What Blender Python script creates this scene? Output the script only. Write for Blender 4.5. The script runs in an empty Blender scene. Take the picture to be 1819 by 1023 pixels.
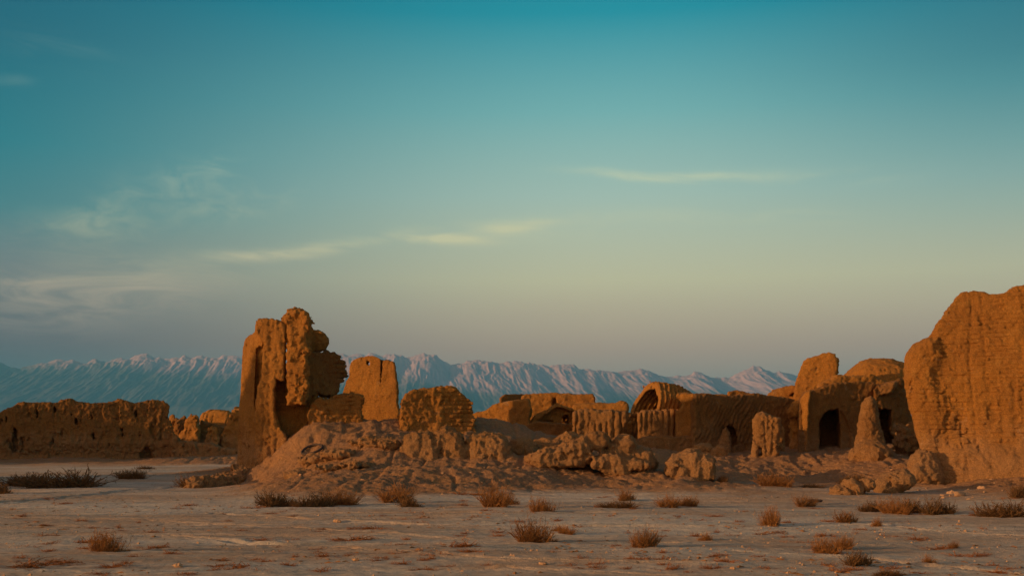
import bpy, math, time
import numpy as np
from mathutils import Vector

T_START = time.time()
C = bpy.context.scene
R = math.radians

# ----------------------------------------------------------------------------
# camera
# ----------------------------------------------------------------------------
PW, PH, FPX = 1819.0, 1023.0, 1950.0
EYE = 1.6
PITCH = math.atan(269.0 / FPX)
cam = bpy.data.objects.new("camera", bpy.data.cameras.new("camera"))
C.collection.objects.link(cam)
cam.location = (0, 0, EYE)
cam.rotation_euler = (math.pi / 2 + PITCH, 0, 0)
cam.data.sensor_width = 36.0
cam.data.lens = 36.0 * FPX / PW
cam.data.clip_start = 0.1
cam.data.clip_end = 200000.0
C.camera = cam

# ----------------------------------------------------------------------------
# sun, sky, exposure
# ----------------------------------------------------------------------------
SUN_EL = R(8.5)
SUN_AZ = R(-108.0)          # clockwise from +Y: from the left, a little behind the camera
SUN_DIR = Vector((math.sin(SUN_AZ) * math.cos(SUN_EL), math.cos(SUN_AZ) * math.cos(SUN_EL), math.sin(SUN_EL)))
sl = bpy.data.lights.new("sun", 'SUN')
sl.energy = 5.0
sl.angle = R(0.9)
sl.color = (1.0, 0.53, 0.22)
sun = bpy.data.objects.new("sun", sl)
C.collection.objects.link(sun)
sun.rotation_euler = SUN_DIR.to_track_quat('Z', 'Y').to_euler()
sun.location = (-40, -20, 30)

vs = C.view_settings
vs.view_transform = 'Standard'
vs.look = 'None'
vs.gamma = 1.0
vs.use_curve_mapping = False
vs.exposure = 0.0
try:
    C.cycles.volume_bounces = 1
    C.cycles.max_bounces = 6
    C.cycles.diffuse_bounces = 3
except Exception:
    pass


class NT:
    """small helper round a node tree"""
    def __init__(self, tree):
        self.t = tree; self.n = tree.nodes; self.l = tree.links

    def add(self, typ, **kw):
        nd = self.n.new(typ)
        for k, v in kw.items():
            setattr(nd, k, v)
        return nd

    def put(self, sock, val):
        if val is None:
            return
        if hasattr(val, 'is_output') or isinstance(val, bpy.types.NodeSocket):
            self.l.new(val, sock)
        else:
            sock.default_value = val

    def math(self, op, a, b=None, c=None, clamp=False):
        nd = self.add('ShaderNodeMath', operation=op, use_clamp=clamp)
        self.put(nd.inputs[0], a)
        if b is not None: self.put(nd.inputs[1], b)
        if c is not None: self.put(nd.inputs[2], c)
        return nd.outputs[0]

    def vmath(self, op, a, b=None):
        nd = self.add('ShaderNodeVectorMath', operation=op)
        self.put(nd.inputs[0], a)
        if b is not None: self.put(nd.inputs[1], b)
        return nd.outputs[0]

    def mapr(self, v, a, b, c=0.0, d=1.0, smooth=False):
        nd = self.add('ShaderNodeMapRange')
        nd.interpolation_type = 'SMOOTHSTEP' if smooth else 'LINEAR'
        self.put(nd.inputs[0], v)
        for i, x in enumerate((a, b, c, d)):
            nd.inputs[i + 1].default_value = x
        return nd.outputs[0]

    def noise(self, vec, scale, detail=4.0, rough=0.55, dist=0.0):
        nd = self.add('ShaderNodeTexNoise')
        self.put(nd.inputs['Vector'], vec)
        nd.inputs['Scale'].default_value = scale
        nd.inputs['Detail'].default_value = detail
        nd.inputs['Roughness'].default_value = rough
        nd.inputs['Distortion'].default_value = dist
        return nd.outputs[0]

    def mapping(self, vec, scale=(1, 1, 1), rot=(0, 0, 0), loc=(0, 0, 0)):
        nd = self.add('ShaderNodeMapping')
        self.put(nd.inputs[0], vec)
        nd.inputs[1].default_value = loc
        nd.inputs[2].default_value = rot
        nd.inputs[3].default_value = scale
        return nd.outputs[0]

    def mix(self, f, a, b, blend='MIX'):
        nd = self.add('ShaderNodeMixRGB', blend_type=blend)
        self.put(nd.inputs[0], f)
        self.put(nd.inputs[1], a if not isinstance(a, tuple) else (*a[:3], 1))
        self.put(nd.inputs[2], b if not isinstance(b, tuple) else (*b[:3], 1))
        return nd.outputs[0]

    def ramp(self, f, stops):
        nd = self.add('ShaderNodeValToRGB')
        self.put(nd.inputs[0], f)
        el = nd.color_ramp.elements
        el[0].position, el[0].color = stops[0][0], (*stops[0][1], 1)
        el[1].position, el[1].color = stops[-1][0], (*stops[-1][1], 1)
        for p, c in stops[1:-1]:
            e = el.new(p); e.color = (*c, 1)
        return nd.outputs[0]


def lin(*c):
    return tuple((x / 255.0 / 12.92) if x <= 10 else ((x / 255.0 + 0.055) / 1.055) ** 2.4 for x in c)


world = bpy.data.worlds.new("World")
C.world = world
world.use_nodes = True
W = NT(world.node_tree)
W.n.clear()
SKY_STRENGTH = 0.1
w_out = W.add('ShaderNodeOutputWorld')
w_bg = W.add('ShaderNodeBackground')
w_bg.inputs[1].default_value = SKY_STRENGTH
W.l.new(w_bg.outputs[0], w_out.inputs[0])
w_sky = W.add('ShaderNodeTexSky', sky_type='NISHITA')
w_sky.sun_disc = False
w_sky.sun_elevation = SUN_EL
w_sky.sun_rotation = SUN_AZ
w_sky.altitude = 1200
w_sky.dust_density = 2.0
w_sky.ozone_density = 1.5
tc = W.add('ShaderNodeTexCoord')
D = tc.outputs['Generated']
sep = W.add('ShaderNodeSeparateXYZ')
W.l.new(D, sep.inputs[0])
dx, dy, dz = sep.outputs
hor = W.math('SQRT', W.math('ADD', W.math('MULTIPLY', dx, dx), W.math('MULTIPLY', dy, dy)))
el = W.math('ARCTAN2', dz, hor)               # elevation, radians
az = W.math('ARCTAN2', dx, dy)                # azimuth from +Y, radians


def k10(c):
    return tuple(v / SKY_STRENGTH for v in c)


# evening sky: warm pale band low, teal above; slightly deeper away to the left
fel = W.mapr(el, 0.0, 0.8)
skyc = W.ramp(fel, [(f, k10(lin(*c))) for f, c in (
    (0.00, (214, 164, 138)), (0.102, (224, 178, 142)), (0.179, (228, 217, 170)), (0.275, (184, 210, 193)), (0.369, (126, 189, 187)),
    (0.478, (13, 151, 168)), (0.70, (0, 104, 130)), (1.00, (0, 64, 96)))])
skyl = W.ramp(fel, [(f, k10(lin(*c))) for f, c in (
    (0.00, (70, 78, 92)), (0.105, (94, 68, 84)), (0.18, (118, 126, 128)), (0.24, (60, 130, 137)), (0.308, (0, 124, 137)),
    (0.421, (0, 101, 122)), (0.70, (0, 80, 108)), (1.00, (0, 60, 92)))])
faz = W.mapr(az, -0.52, 0.10, 0.0, 1.0, smooth=True)
grad = W.mix(faz, skyl, skyc)
faz2 = W.math('MULTIPLY', W.mapr(az, 0.10, 0.50, 0.0, 0.7, smooth=True), W.mapr(el, 0.12, 0.32, 0.1, 1.0))
grad = W.mix(faz2, grad, skyl)
skymix = W.mix(0.08, grad, w_sky.outputs[0])

# thin evening cirrus: soft streaks at their bearings
av = W.add('ShaderNodeCombineXYZ')
W.l.new(az, av.inputs[0]); W.l.new(el, av.inputs[1])
AV = av.outputs[0]
wisp = W.noise(W.mapping(AV, scale=(9, 46, 1), rot=(0, 0, R(-4))), 1.0, 7, 0.62, 1.2)
wisp2 = W.noise(W.mapping(AV, scale=(26, 60, 1), rot=(0, 0, R(12))), 1.0, 6, 0.6, 0.8)
warp = W.noise(W.mapping(AV, scale=(10, 10, 1)), 1.0, 3, 0.5)
warpo = W.math('MULTIPLY', W.math('SUBTRACT', warp, 0.5), 0.016)


def px_azel(px, py):
    cx = (px - PW / 2) / FPX; cy = (PH / 2 - py) / FPX
    y = math.cos(PITCH) - cy * math.sin(PITCH)
    z = math.sin(PITCH) + cy * math.cos(PITCH)
    return math.atan2(cx, y), math.atan2(z, math.hypot(cx, y))


def streak(x0, y0, x1, y1, halfw, amp, noise, lo=0.35, hi=0.7):
    a0, e0 = px_azel(x0, y0); a1, e1 = px_azel(x1, y1)
    am, em = (a0 + a1) / 2, (e0 + e1) / 2
    la = abs(a1 - a0) / 2
    slope = (e1 - e0) / (a1 - a0)
    u = W.math('SUBTRACT', az, am)
    v = W.math('SUBTRACT', W.math('SUBTRACT', W.math('ADD', el, warpo), em), W.math('MULTIPLY', u, slope))
    q = W.math('ADD', W.math('POWER', W.math('ABSOLUTE', W.math('DIVIDE', u, la)), 2.6),
               W.math('POWER', W.math('ABSOLUTE', W.math('DIVIDE', v, halfw / FPX)), 2.0))
    g = W.math('EXPONENT', W.math('MULTIPLY', q, -1.1))
    n = W.mapr(noise, lo, hi, 0.0, 1.0, smooth=True)
    return W.math('MULTIPLY', W.math('MULTIPLY', g, n), amp)


STREAKS = [
    (1035, 306, 1340, 318, 8, 0.85, wisp, 0.2, 0.55), (1230, 316, 1600, 312, 14, 0.26, wisp, 0.35, 0.65),
    (350, 455, 610, 442, 11, 0.95, wisp, 0.2, 0.6), (560, 440, 760, 416, 12, 0.35, wisp, 0.3, 0.7),
    (715, 424, 870, 428, 9, 0.95, wisp, 0.15, 0.6), (840, 402, 990, 400, 11, 1.1, wisp, 0.1, 0.6),
    (640, 428, 1180, 384, 24, 0.30, wisp, 0.35, 0.7), (1100, 380, 1560, 386, 16, 0.22, wisp, 0.35, 0.7),
    (10, 412, 300, 400, 34, 0.30, wisp2, 0.22, 0.85), (110, 400, 260, 345, 40, 0.24, wisp2, 0.3, 0.85),
    (270, 330, 430, 300, 32, 0.30, wisp2, 0.35, 0.75), (300, 375, 520, 350, 26, 0.28, wisp2, 0.35, 0.75),
    (-120, 520, 420, 500, 44, 0.85, wisp, 0.25, 0.75), (-150, 560, 330, 560, 46, 0.34, wisp, 0.25, 0.75),
    (760, 566, 1170, 545, 26, 0.30, wisp, 0.25, 0.7), (900, 610, 1700, 600, 26, 0.14, wisp, 0.25, 0.7),
    (-20, 60, 200, 110, 26, 0.10, wisp, 0.4, 0.75), (-20, 140, 60, 142, 10, 0.12, wisp, 0.3, 0.7),
]
tot = None
for s in STREAKS:
    g = streak(*s)
    tot = g if tot is None else W.math('ADD', tot, g)
tot = W.math('MULTIPLY', W.math('MINIMUM', tot, 0.9), 0.85)
cloudc = W.ramp(fel, [(0.0, k10(lin(190, 150, 140))), (0.16, k10(lin(214, 188, 156))), (0.22, k10(lin(234, 224, 174))),
                      (0.34, k10(lin(206, 222, 190))), (1.0, k10(lin(120, 180, 176)))])
fin = W.mix(tot, skymix, cloudc)
# warm fill glow added to the sunset-side sky, behind and left of the camera
sdot = W.math('DIVIDE', W.math('ADD', W.math('MULTIPLY', dx, math.sin(SUN_AZ - 0.35)), W.math('MULTIPLY', dy, math.cos(SUN_AZ - 0.35))),
              W.math('MAXIMUM', hor, 0.001))
gl = W.math('MULTIPLY', W.mapr(sdot, 0.22, 0.95, 0.0, 1.0, smooth=True),
            W.math('EXPONENT', W.math('MULTIPLY', W.math('MAXIMUM', el, 0.0), -1.5)))
fin = W.mix(gl, fin, (13.5, 6.8, 3.2))
W.l.new(fin, w_bg.inputs[0])

# ----------------------------------------------------------------------------
# maths helpers: picture point -> world point, noise, signed distance sculpting
# ----------------------------------------------------------------------------
def ray(px, py):
    cx = (px - PW / 2) / FPX; cy = (PH / 2 - py) / FPX
    return cx, math.cos(PITCH) - cy * math.sin(PITCH), math.sin(PITCH) + cy * math.cos(PITCH)


def at(px, py, Y):
    a, b, c = ray(px, py)
    t = Y / b
    return (a * t, Y, EYE + c * t)


rng0 = np.random.default_rng(7)
LAT = rng0.uniform(-1, 1, (64, 64, 64)).astype(np.float32)


def vnoise(x, y, z):
    xi = np.floor(x); yi = np.floor(y); zi = np.floor(z)
    fx = (x - xi).astype(np.float32); fy = (y - yi).astype(np.float32); fz = (z - zi).astype(np.float32)
    fx = fx * fx * (3 - 2 * fx); fy = fy * fy * (3 - 2 * fy); fz = fz * fz * (3 - 2 * fz)
    a = xi.astype(np.int32) & 63; b = yi.astype(np.int32) & 63; c = zi.astype(np.int32) & 63
    a1 = (a + 1) & 63; b1 = (b + 1) & 63; c1 = (c + 1) & 63
    L = LAT.ravel()
    A = a << 12; A1 = a1 << 12; B = b << 6; B1 = b1 << 6
    v00 = L[A + B + c] * (1 - fz) + L[A + B + c1] * fz
    v01 = L[A + B1 + c] * (1 - fz) + L[A + B1 + c1] * fz
    v10 = L[A1 + B + c] * (1 - fz) + L[A1 + B + c1] * fz
    v11 = L[A1 + B1 + c] * (1 - fz) + L[A1 + B1 + c1] * fz
    v0 = v00 * (1 - fy) + v01 * fy
    v1 = v10 * (1 - fy) + v11 * fy
    return v0 * (1 - fx) + v1 * fx


def fbm(x, y, z, scale, octs=3, gain=0.5, seed=0.0):
    """scale = size in metres of the largest lump; rotated between octaves"""
    out = 0.0; amp = 1.0; f = 1.0 / scale
    for o in range(octs):
        c, s = math.cos(0.7 * (o + 1)), math.sin(0.7 * (o + 1))
        X = (x * c - z * s) * f + seed + o * 7.31
        Z = (x * s + z * c) * f + seed * 1.7 + o * 3.17
        Yv = y * f + seed * 0.6 + o * 11.9
        out = out + amp * vnoise(X, Yv, Z)
        amp *= gain; f *= 2.03
    return out


def worley(x, y, z, scale, seed=0, dim3=True):
    """distance to the nearest jittered cell point, in cells"""
    X = (x / scale).astype(np.float32) + seed; Y = (y / scale).astype(np.float32) + seed * 0.7; Z = (z / scale).astype(np.float32)
    xi = np.floor(X).astype(np.int32); yi = np.floor(Y).astype(np.int32); zi = np.floor(Z).astype(np.int32)
    best = np.full(X.shape, 9.0, np.float32)
    L = LAT.ravel()
    for i in (-1, 0, 1):
        for j in (-1, 0, 1):
            for k in ((-1, 0, 1) if dim3 else (0,)):
                a = (xi + i) & 63; b = (yi + j) & 63; c = (zi + k) & 63
                h = (a << 12) + (b << 6) + c
                jx = L[h] * 0.45 + 0.5; jy = L[(h + 4099) & 262143] * 0.45 + 0.5
                ddx = xi + i + jx - X; ddy = yi + j + jy - Y
                d = ddx * ddx + ddy * ddy
                if dim3:
                    ddz = zi + k + (L[(h + 90001) & 262143] * 0.45 + 0.5) - Z
                    d = d + ddz * ddz
                best = np.minimum(best, d)
    return np.sqrt(best)


def poly_sd(px, pz, poly):
    """signed distance to a 2D polygon (negative inside)"""
    P = np.asarray(poly, dtype=np.float32)
    n = len(P)
    d = np.full(px.shape, 1e18, np.float32)
    s = np.ones(px.shape, np.float32)
    for i in range(n):
        a = P[i]; b = P[i - 1]
        ex, ez = b[0] - a[0], b[1] - a[1]
        wx = px - a[0]; wz = pz - a[1]
        t = np.clip((wx * ex + wz * ez) / max(ex * ex + ez * ez, 1e-9), 0, 1)
        qx = wx - ex * t; qz = wz - ez * t
        d = np.minimum(d, qx * qx + qz * qz)
        c1 = pz >= a[1]; c2 = pz < b[1]; c3 = ex * wz > ez * wx
        flip = (c1 & c2 & c3) | (~c1 & ~c2 & ~c3)
        s = np.where(flip, -s, s)
    return s * np.sqrt(d)


def smin(a, b, k):
    h = np.clip(0.5 + 0.5 * (b - a) / k, 0, 1)
    return b * (1 - h) + a * h - k * h * (1 - h)


def smax(a, b, k):
    return -smin(-a, -b, k)


class Frame:
    """a vertical plane through a picture point at depth Y, turned by yaw (degrees; + faces right)"""
    def __init__(self, px, Y, yaw=0.0):
        x, _, _ = at(px, 780, Y)
        self.x0, self.y0 = x, Y
        a = R(yaw)
        self.T = (math.cos(a), math.sin(a)); self.N = (math.sin(a), -math.cos(a))

    def pix(self, px, py, off=0.0):
        a, b, c = ray(px, py)
        x0 = self.x0 + self.N[0] * -off; y0 = self.y0 + self.N[1] * -off
        t = (x0 * self.N[0] + y0 * self.N[1]) / (a * self.N[0] + b * self.N[1])
        X, Y, Z = a * t, b * t, EYE + c * t
        return ((X - self.x0) * self.T[0] + (Y - self.y0) * self.T[1], Z)

    def poly(self, pts, off=0.0):
        return [self.pix(p[0], p[1], off) for p in pts]

    def local(self, x, y):
        u = (x - self.x0) * self.T[0] + (y - self.y0) * self.T[1]
        v = -((x - self.x0) * self.N[0] + (y - self.y0) * self.N[1])
        return u, v


def slab(fr, pts, thick, rnd=0.12, lean=0.0, zref=1.5, drop=None, off=0.0, side=0.85, plan=False):
    """polygon outline in picture points, extruded by thick behind the plane"""
    P = list(pts) if plan else fr.poly(pts, off)
    if drop is not None:
        P = [(u, z if z > drop[0] else min(z, drop[1])) for u, z in P]
    us = [p[0] for p in P]; zs = [p[1] for p in P]
    # the block's end walls run roughly back from the eye, like the ruin's own splayed walls
    um = (min(us) + max(us)) / 2
    cx_, cy_ = fr.x0 + fr.T[0] * um, fr.y0 + fr.T[1] * um
    dT = cx_ * fr.T[0] + cy_ * fr.T[1]; dN = -(cx_ * fr.N[0] + cy_ * fr.N[1])
    kk = side * dT / dN

    def f(x, y, z):
        u, v = fr.local(x, y)
        v = v - off
        d2 = poly_sd(u - kk * v, z, P)
        vv = v - lean * (z - zref)
        dv = np.abs(vv - thick / 2) - thick / 2
        qx = d2 + rnd; qy = dv + rnd
        return np.minimum(np.maximum(qx, qy), 0) + np.hypot(np.maximum(qx, 0), np.maximum(qy, 0)) - rnd
    f.corners = []
    for u in (min(us), max(us)):
        for v in (off - 0.1, off + thick + 0.1):
            uu = u + kk * (v - off)
            f.corners.append((fr.x0 + fr.T[0] * uu - fr.N[0] * v, fr.y0 + fr.T[1] * uu - fr.N[1] * v))
    f.z = (min(zs), max(zs))
    return f


def ell(c, r, yaw=0.0):
    ca, sa = math.cos(R(yaw)), math.sin(R(yaw))

    def f(x, y, z):
        X = (x - c[0]) * ca + (y - c[1]) * sa; Y = -(x - c[0]) * sa + (y - c[1]) * ca; Z = z - c[2]
        k = np.sqrt((X / r[0]) ** 2 + (Y / r[1]) ** 2 + (Z / r[2]) ** 2)
        return (k - 1) * min(r)
    m = max(r[0], r[1])
    f.corners = [(c[0] - m, c[1] - m), (c[0] + m, c[1] + m)]
    f.z = (c[2] - r[2], c[2] + r[2])
    return f


def join(k, *fs):
    def f(x, y, z):
        d = fs[0](x, y, z)
        for g in fs[1:]:
            d = smin(d, g(x, y, z), k)
        return d
    f.corners = [c for g in fs for c in g.corners]
    f.z = (min(g.z[0] for g in fs), max(g.z[1] for g in fs))
    return f


def cut(base, k, *fs):
    def f(x, y, z):
        d = base(x, y, z)
        for g in fs:
            d = smax(d, -g(x, y, z), k)
        return d
    f.corners = base.corners; f.z = base.z
    return f


def surface_nets(F, o, h):
    """vectorised naive surface nets; F < 0 inside"""
    s = F < 0
    nx, ny, nz = F.shape
    cnt = np.zeros((nx - 1, ny - 1, nz - 1), np.uint8)
    for i in (0, 1):
        for j in (0, 1):
            for k in (0, 1):
                cnt += s[i:nx - 1 + i, j:ny - 1 + j, k:nz - 1 + k]
    act = (cnt > 0) & (cnt < 8)
    idx = np.argwhere(act)
    vid = np.full(act.shape, -1, np.int64)
    vid[act] = np.arange(len(idx))
    acc = np.zeros((len(idx), 3), np.float32); num = np.zeros(len(idx), np.float32)
    I, J, K = idx.T
    for ax in range(3):
        for p in (0, 1):
            for q in (0, 1):
                off = [0, 0, 0]; o1 = [a for a in range(3) if a != ax]
                off[o1[0]] = p; off[o1[1]] = q
                a = F[I + off[0], J + off[1], K + off[2]]
                e = list(off); e[ax] = 1
                b = F[I + e[0], J + e[1], K + e[2]]
                m = (a < 0) != (b < 0)
                t = np.where(m, a / np.where(a == b, 1, a - b), 0)
                pt = np.zeros((len(idx), 3), np.float32)
                pt[:, 0] = off[0]; pt[:, 1] = off[1]; pt[:, 2] = off[2]
                pt[:, ax] = t
                acc += pt * m[:, None]; num += m
    V = (idx + acc / num[:, None]) * h + np.asarray(o)
    quads = []
    for ax in range(3):
        sl0 = [slice(1, -1)] * 3; sl1 = [slice(1, -1)] * 3
        sl0[ax] = slice(0, -1); sl1[ax] = slice(1, None)
        a = s[tuple(sl0)]; b = s[tuple(sl1)]
        for flip, m in ((False, a & ~b), (True, b & ~a)):
            e = np.argwhere(m)
            if not len(e): continue
            base = e + 1
            base[:, ax] = e[:, ax]
            o1, o2 = [(1, 2), (2, 0), (0, 1)][ax]
            q = []
            for (p1, p2) in ((-1, -1), (0, -1), (0, 0), (-1, 0)):
                c = base.copy(); c[:, o1] += p1; c[:, o2] += p2
                q.append(vid[c[:, 0], c[:, 1], c[:, 2]])
            q = np.stack(q, 1)
            if flip: q = q[:, ::-1]
            quads.append(q)
    Q = np.concatenate(quads) if quads else np.zeros((0, 4), int)
    Q = Q[(Q >= 0).all(1)]
    return V, Q


def keep_main(V, Q, minshare=0.02):
    """drop tiny floating crumbs (label propagation over the faces)"""
    n = len(V)
    lab = np.arange(n)
    E = np.concatenate([Q[:, [0, 1]], Q[:, [1, 2]], Q[:, [2, 3]], Q[:, [3, 0]]])
    for _ in range(400):
        m = np.minimum(lab[E[:, 0]], lab[E[:, 1]])
        new = lab.copy()
        np.minimum.at(new, E[:, 0], m); np.minimum.at(new, E[:, 1], m)
        new = new[new]; new = new[new]
        if (new == lab).all(): break
        lab = new
    u, inv, c = np.unique(lab, return_inverse=True, return_counts=True)
    good = c >= max(minshare * n, 30)
    kv = good[inv]
    if kv.all(): return V, Q
    Q = Q[kv[Q].all(1)]
    rem = np.cumsum(kv) - 1
    return V[kv], rem[Q]


def mesh_np(name, V, Q, mat, parent=None, smooth=True, origin=None):
    me = bpy.data.meshes.new(name)
    V = np.asarray(V, np.float32)
    if origin is not None:
        V = V - np.asarray(origin, np.float32)
    k = Q.shape[1]
    me.vertices.add(len(V)); me.vertices.foreach_set('co', V.ravel())
    me.loops.add(len(Q) * k); me.loops.foreach_set('vertex_index', Q.astype(np.int32).ravel())
    me.polygons.add(len(Q))
    me.polygons.foreach_set('loop_start', np.arange(0, len(Q) * k, k, dtype=np.int32))
    me.polygons.foreach_set('loop_total', np.full(len(Q), k, np.int32))
    me.polygons.foreach_set('use_smooth', np.full(len(Q), smooth))
    me.update(calc_edges=True)
    me.materials.append(mat)
    ob = bpy.data.objects.new(name, me)
    C.collection.objects.link(ob)
    if origin is not None and parent is None: ob.location = origin
    if parent is not None:
        ob.parent = parent
        if origin is not None: ob.location = origin
    return ob


def sculpt(name, f, mat, h, noise, parent=None, pad=0.35, zmin=None, label=None, cat=None, group=None):
    """mesh the distance field f with the surface noise function"""
    t0 = time.time()
    xs = [c[0] for c in f.corners]; ys = [c[1] for c in f.corners]
    lo = np.array([min(xs) - pad, min(ys) - pad, f.z[0] - pad]); hi = np.array([max(xs) + pad, max(ys) + pad, f.z[1] + pad])
    if zmin is not None: lo[2] = max(lo[2], zmin - pad)
    B = 8
    nb = np.maximum(np.ceil((hi - lo) / (h * B)).astype(int), 1)
    N = nb * B
    F = np.full(tuple(N), 5.0, np.float32)
    ci = [lo[a] + (np.arange(nb[a]) + 0.5) * B * h for a in range(3)]
    GX, GY, GZ = np.meshgrid(*ci, indexing='ij')
    dc = f(GX.ravel().astype(np.float32), GY.ravel().astype(np.float32), GZ.ravel().astype(np.float32)).reshape(nb)
    F.reshape(nb[0], B, nb[1], B, nb[2], B)[...] = dc[:, None, :, None, :, None]
    rad = B * h * 0.87
    act = np.argwhere(np.abs(dc) < rad * 1.35 + 0.22)
    r = np.arange(B)
    ox, oy, oz = np.meshgrid(r, r, r, indexing='ij')
    for st in range(0, len(act), 1500):
        a = act[st:st + 1500]
        ix = (a[:, 0, None] * B + ox.ravel()[None]).ravel()
        iy = (a[:, 1, None] * B + oy.ravel()[None]).ravel()
        iz = (a[:, 2, None] * B + oz.ravel()[None]).ravel()
        x = (lo[0] + ix * h).astype(np.float32); y = (lo[1] + iy * h).astype(np.float32); z = (lo[2] + iz * h).astype(np.float32)
        d = f(x, y, z)
        m = np.abs(d) < 0.42
        if m.any():
            d[m] += noise(x[m], y[m], z[m])
        F[ix, iy, iz] = d
    F[0] = 1; F[-1] = 1; F[:, 0] = 1; F[:, -1] = 1; F[:, :, 0] = 1; F[:, :, -1] = 1
    V, Q = surface_nets(F, lo, h)
    V, Q = keep_main(V, Q)
    base = np.array([(lo[0] + hi[0]) / 2, (lo[1] + hi[1]) / 2, max(lo[2] + pad, 0.0)])
    if parent is not None: base = base - np.array(parent.location)
    if parent is not None:
        V = V - np.array(parent.location)
    ob = mesh_np(name, V, Q, mat, parent=parent, origin=base)
    if label: tag(ob, label, cat, group)
    print("SCULPT", name, len(V), round(time.time() - t0, 2))
    return ob


def tag(o, label=None, cat=None, group=None, kind=None):
    if label: o["label"] = label
    if cat: o["category"] = cat
    if group: o["group"] = group
    if kind: o["kind"] = kind
    return o


def empty(name, loc, label, cat, group=None):
    o = bpy.data.objects.new(name, None)
    C.collection.objects.link(o)
    o.location = loc
    return tag(o, label, cat, group)


# ------------------------------------------------------------------ surface noise recipes
def mud(seed=0.0, lo=0.10, mid=0.05, fine=0.02, crag=0.0, brick=0.0, course=0.13, pits=0.0, gullies=0.0,
        under=None, streak=0.0, clod=0.0, csize=0.30, pock=0.05, strata=0.0):
    def f(x, y, z):
        w = fbm(x, y, z, 1.6, 2, 0.5, seed)
        d = lo * w + mid * fbm(x, y, z, 0.42, 2, 0.55, seed + 3)
        d = d + fine * 1.35 * fbm(x, y, z, 0.13, 2, 0.65, seed + 5)
        if crag:
            r = 1 - np.abs(fbm(x, y, z * 0.8, 0.75, 3, 0.55, seed + 9)) * 1.9
            d = d - crag * np.clip(r, 0, 1) ** 2 + crag * 0.35
            p = np.abs(fbm(x, y, z, 0.26, 2, 0.5, seed + 19))
            d = d + crag * 0.45 * (0.35 - p)
        if brick:
            zz = z + 0.05 * vnoise(x * 0.6 + seed, y * 0.6, z * 0.3)
            ph = zz / course
            row = np.floor(ph); fr = ph - row
            mor = np.clip((np.abs(fr - 0.5) - 0.30) / 0.2, 0, 1)
            hx = (x + y * 0.8) / (course * 2.3) + (row % 2) * 0.5 + 0.3 * vnoise(row * 0.7, row * 1.3, row * 0)
            hf = hx - np.floor(hx)
            mor = np.maximum(mor, np.clip((np.abs(hf - 0.5) - 0.38) / 0.12, 0, 1) * 0.6)
            var = vnoise(np.floor(hx) * 3.1 + 0.5, row * 2.7 + 0.5, row * 1.3 + 0.5)
            mask = np.clip(0.50 + 1.9 * fbm(x, y, z, 1.3, 2, 0.5, seed + 13), 0.08, 1)
            d = d + brick * mask * (mor + 0.45 * var)
        if pits:
            p = fbm(x, y, z * 0.45, 0.30, 2, 0.5, seed + 23)
            g = fbm(x, y, z, 1.1, 1, 0.5, seed + 29)
            d = d + pits * np.clip((p - 0.42 - 0.25 * (g < 0)) / 0.25, 0, 1)
        if gullies:
            g = np.abs(fbm(x, y, z * 0.12, 0.55, 2, 0.5, seed + 31))
            d = d + gullies * np.clip(1 - g * 4.0, 0, 1)
        if streak:
            g = fbm(x, y, z * 0.25, 0.16, 2, 0.5, seed + 37)
            d = d + streak * g
        if clod:
            wx = x + 0.08 * vnoise(x * 4, y * 4, z * 4); wz = z + 0.08 * vnoise(x * 4 + 9, y * 4, z * 4)
            d = d + clod * (worley(wx, y, wz, csize, seed) - 0.5) * 1.3
            d = d + clod * 0.35 * (worley(wx, y, wz, csize * 0.42, seed + 3) - 0.5)
        if strata:
            t_ = z + 0.25 * fbm(x, y, z * 0, 1.4, 2, 0.5, seed + 61)
            g = fbm(x * 0.35, y * 0.35, t_ * 1.0, 0.20, 2, 0.5, seed + 63)
            d = d + strata * (1 - 2.2 * np.abs(g)) + strata * 0.8 * fbm(x, y, z, 0.24, 3, 0.62, seed + 67)
        if pock:
            p = fbm(x, y, z * 0.8, 0.15, 2, 0.5, seed + 51)
            g = np.clip(0.4 + 1.2 * fbm(x, y, z, 0.8, 1, 0.5, seed + 57), 0, 1)
            d = d + pock * g * np.clip((p - 0.38) / 0.3, 0, 1.2)
        if under is not None:
            z0, z1, amt = under
            k = np.clip((z1 - z) / (z1 - z0), 0, 1)
            d = d + amt * k * (0.6 + 0.9 * np.abs(fbm(x, y, z, 0.5, 3, 0.6, seed + 41)))
        return d
    return f


def ribbed(base, fr, pitch, amp, slant=0.0, zr=(-9, 99), seed=0.0, wob=0.3):
    """vertical (or slanting) mud-plaster ribs across a wall face"""
    def f(x, y, z):
        u, v = fr.local(x, y)
        ph = (u + slant * z + pitch * (wob * vnoise(x * 0.9 + seed, y, z * 0.7) + 0.4 * wob * vnoise(x * 3.1, y, z * 2.3 + seed))) / pitch
        s = 1 - (1 - np.abs(np.sin(np.pi * ph))) ** 1.8
        am = amp * np.clip(0.7 + 0.9 * vnoise(u * 1.3 + seed, v, z * 1.1 + seed), 0.1, 1.6)
        k = np.clip((z - zr[0]) / 0.15, 0, 1) * np.clip((zr[1] - z) / 0.15, 0, 1)
        return base(x, y, z) - am * k * (s - 0.6)
    return f


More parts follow.
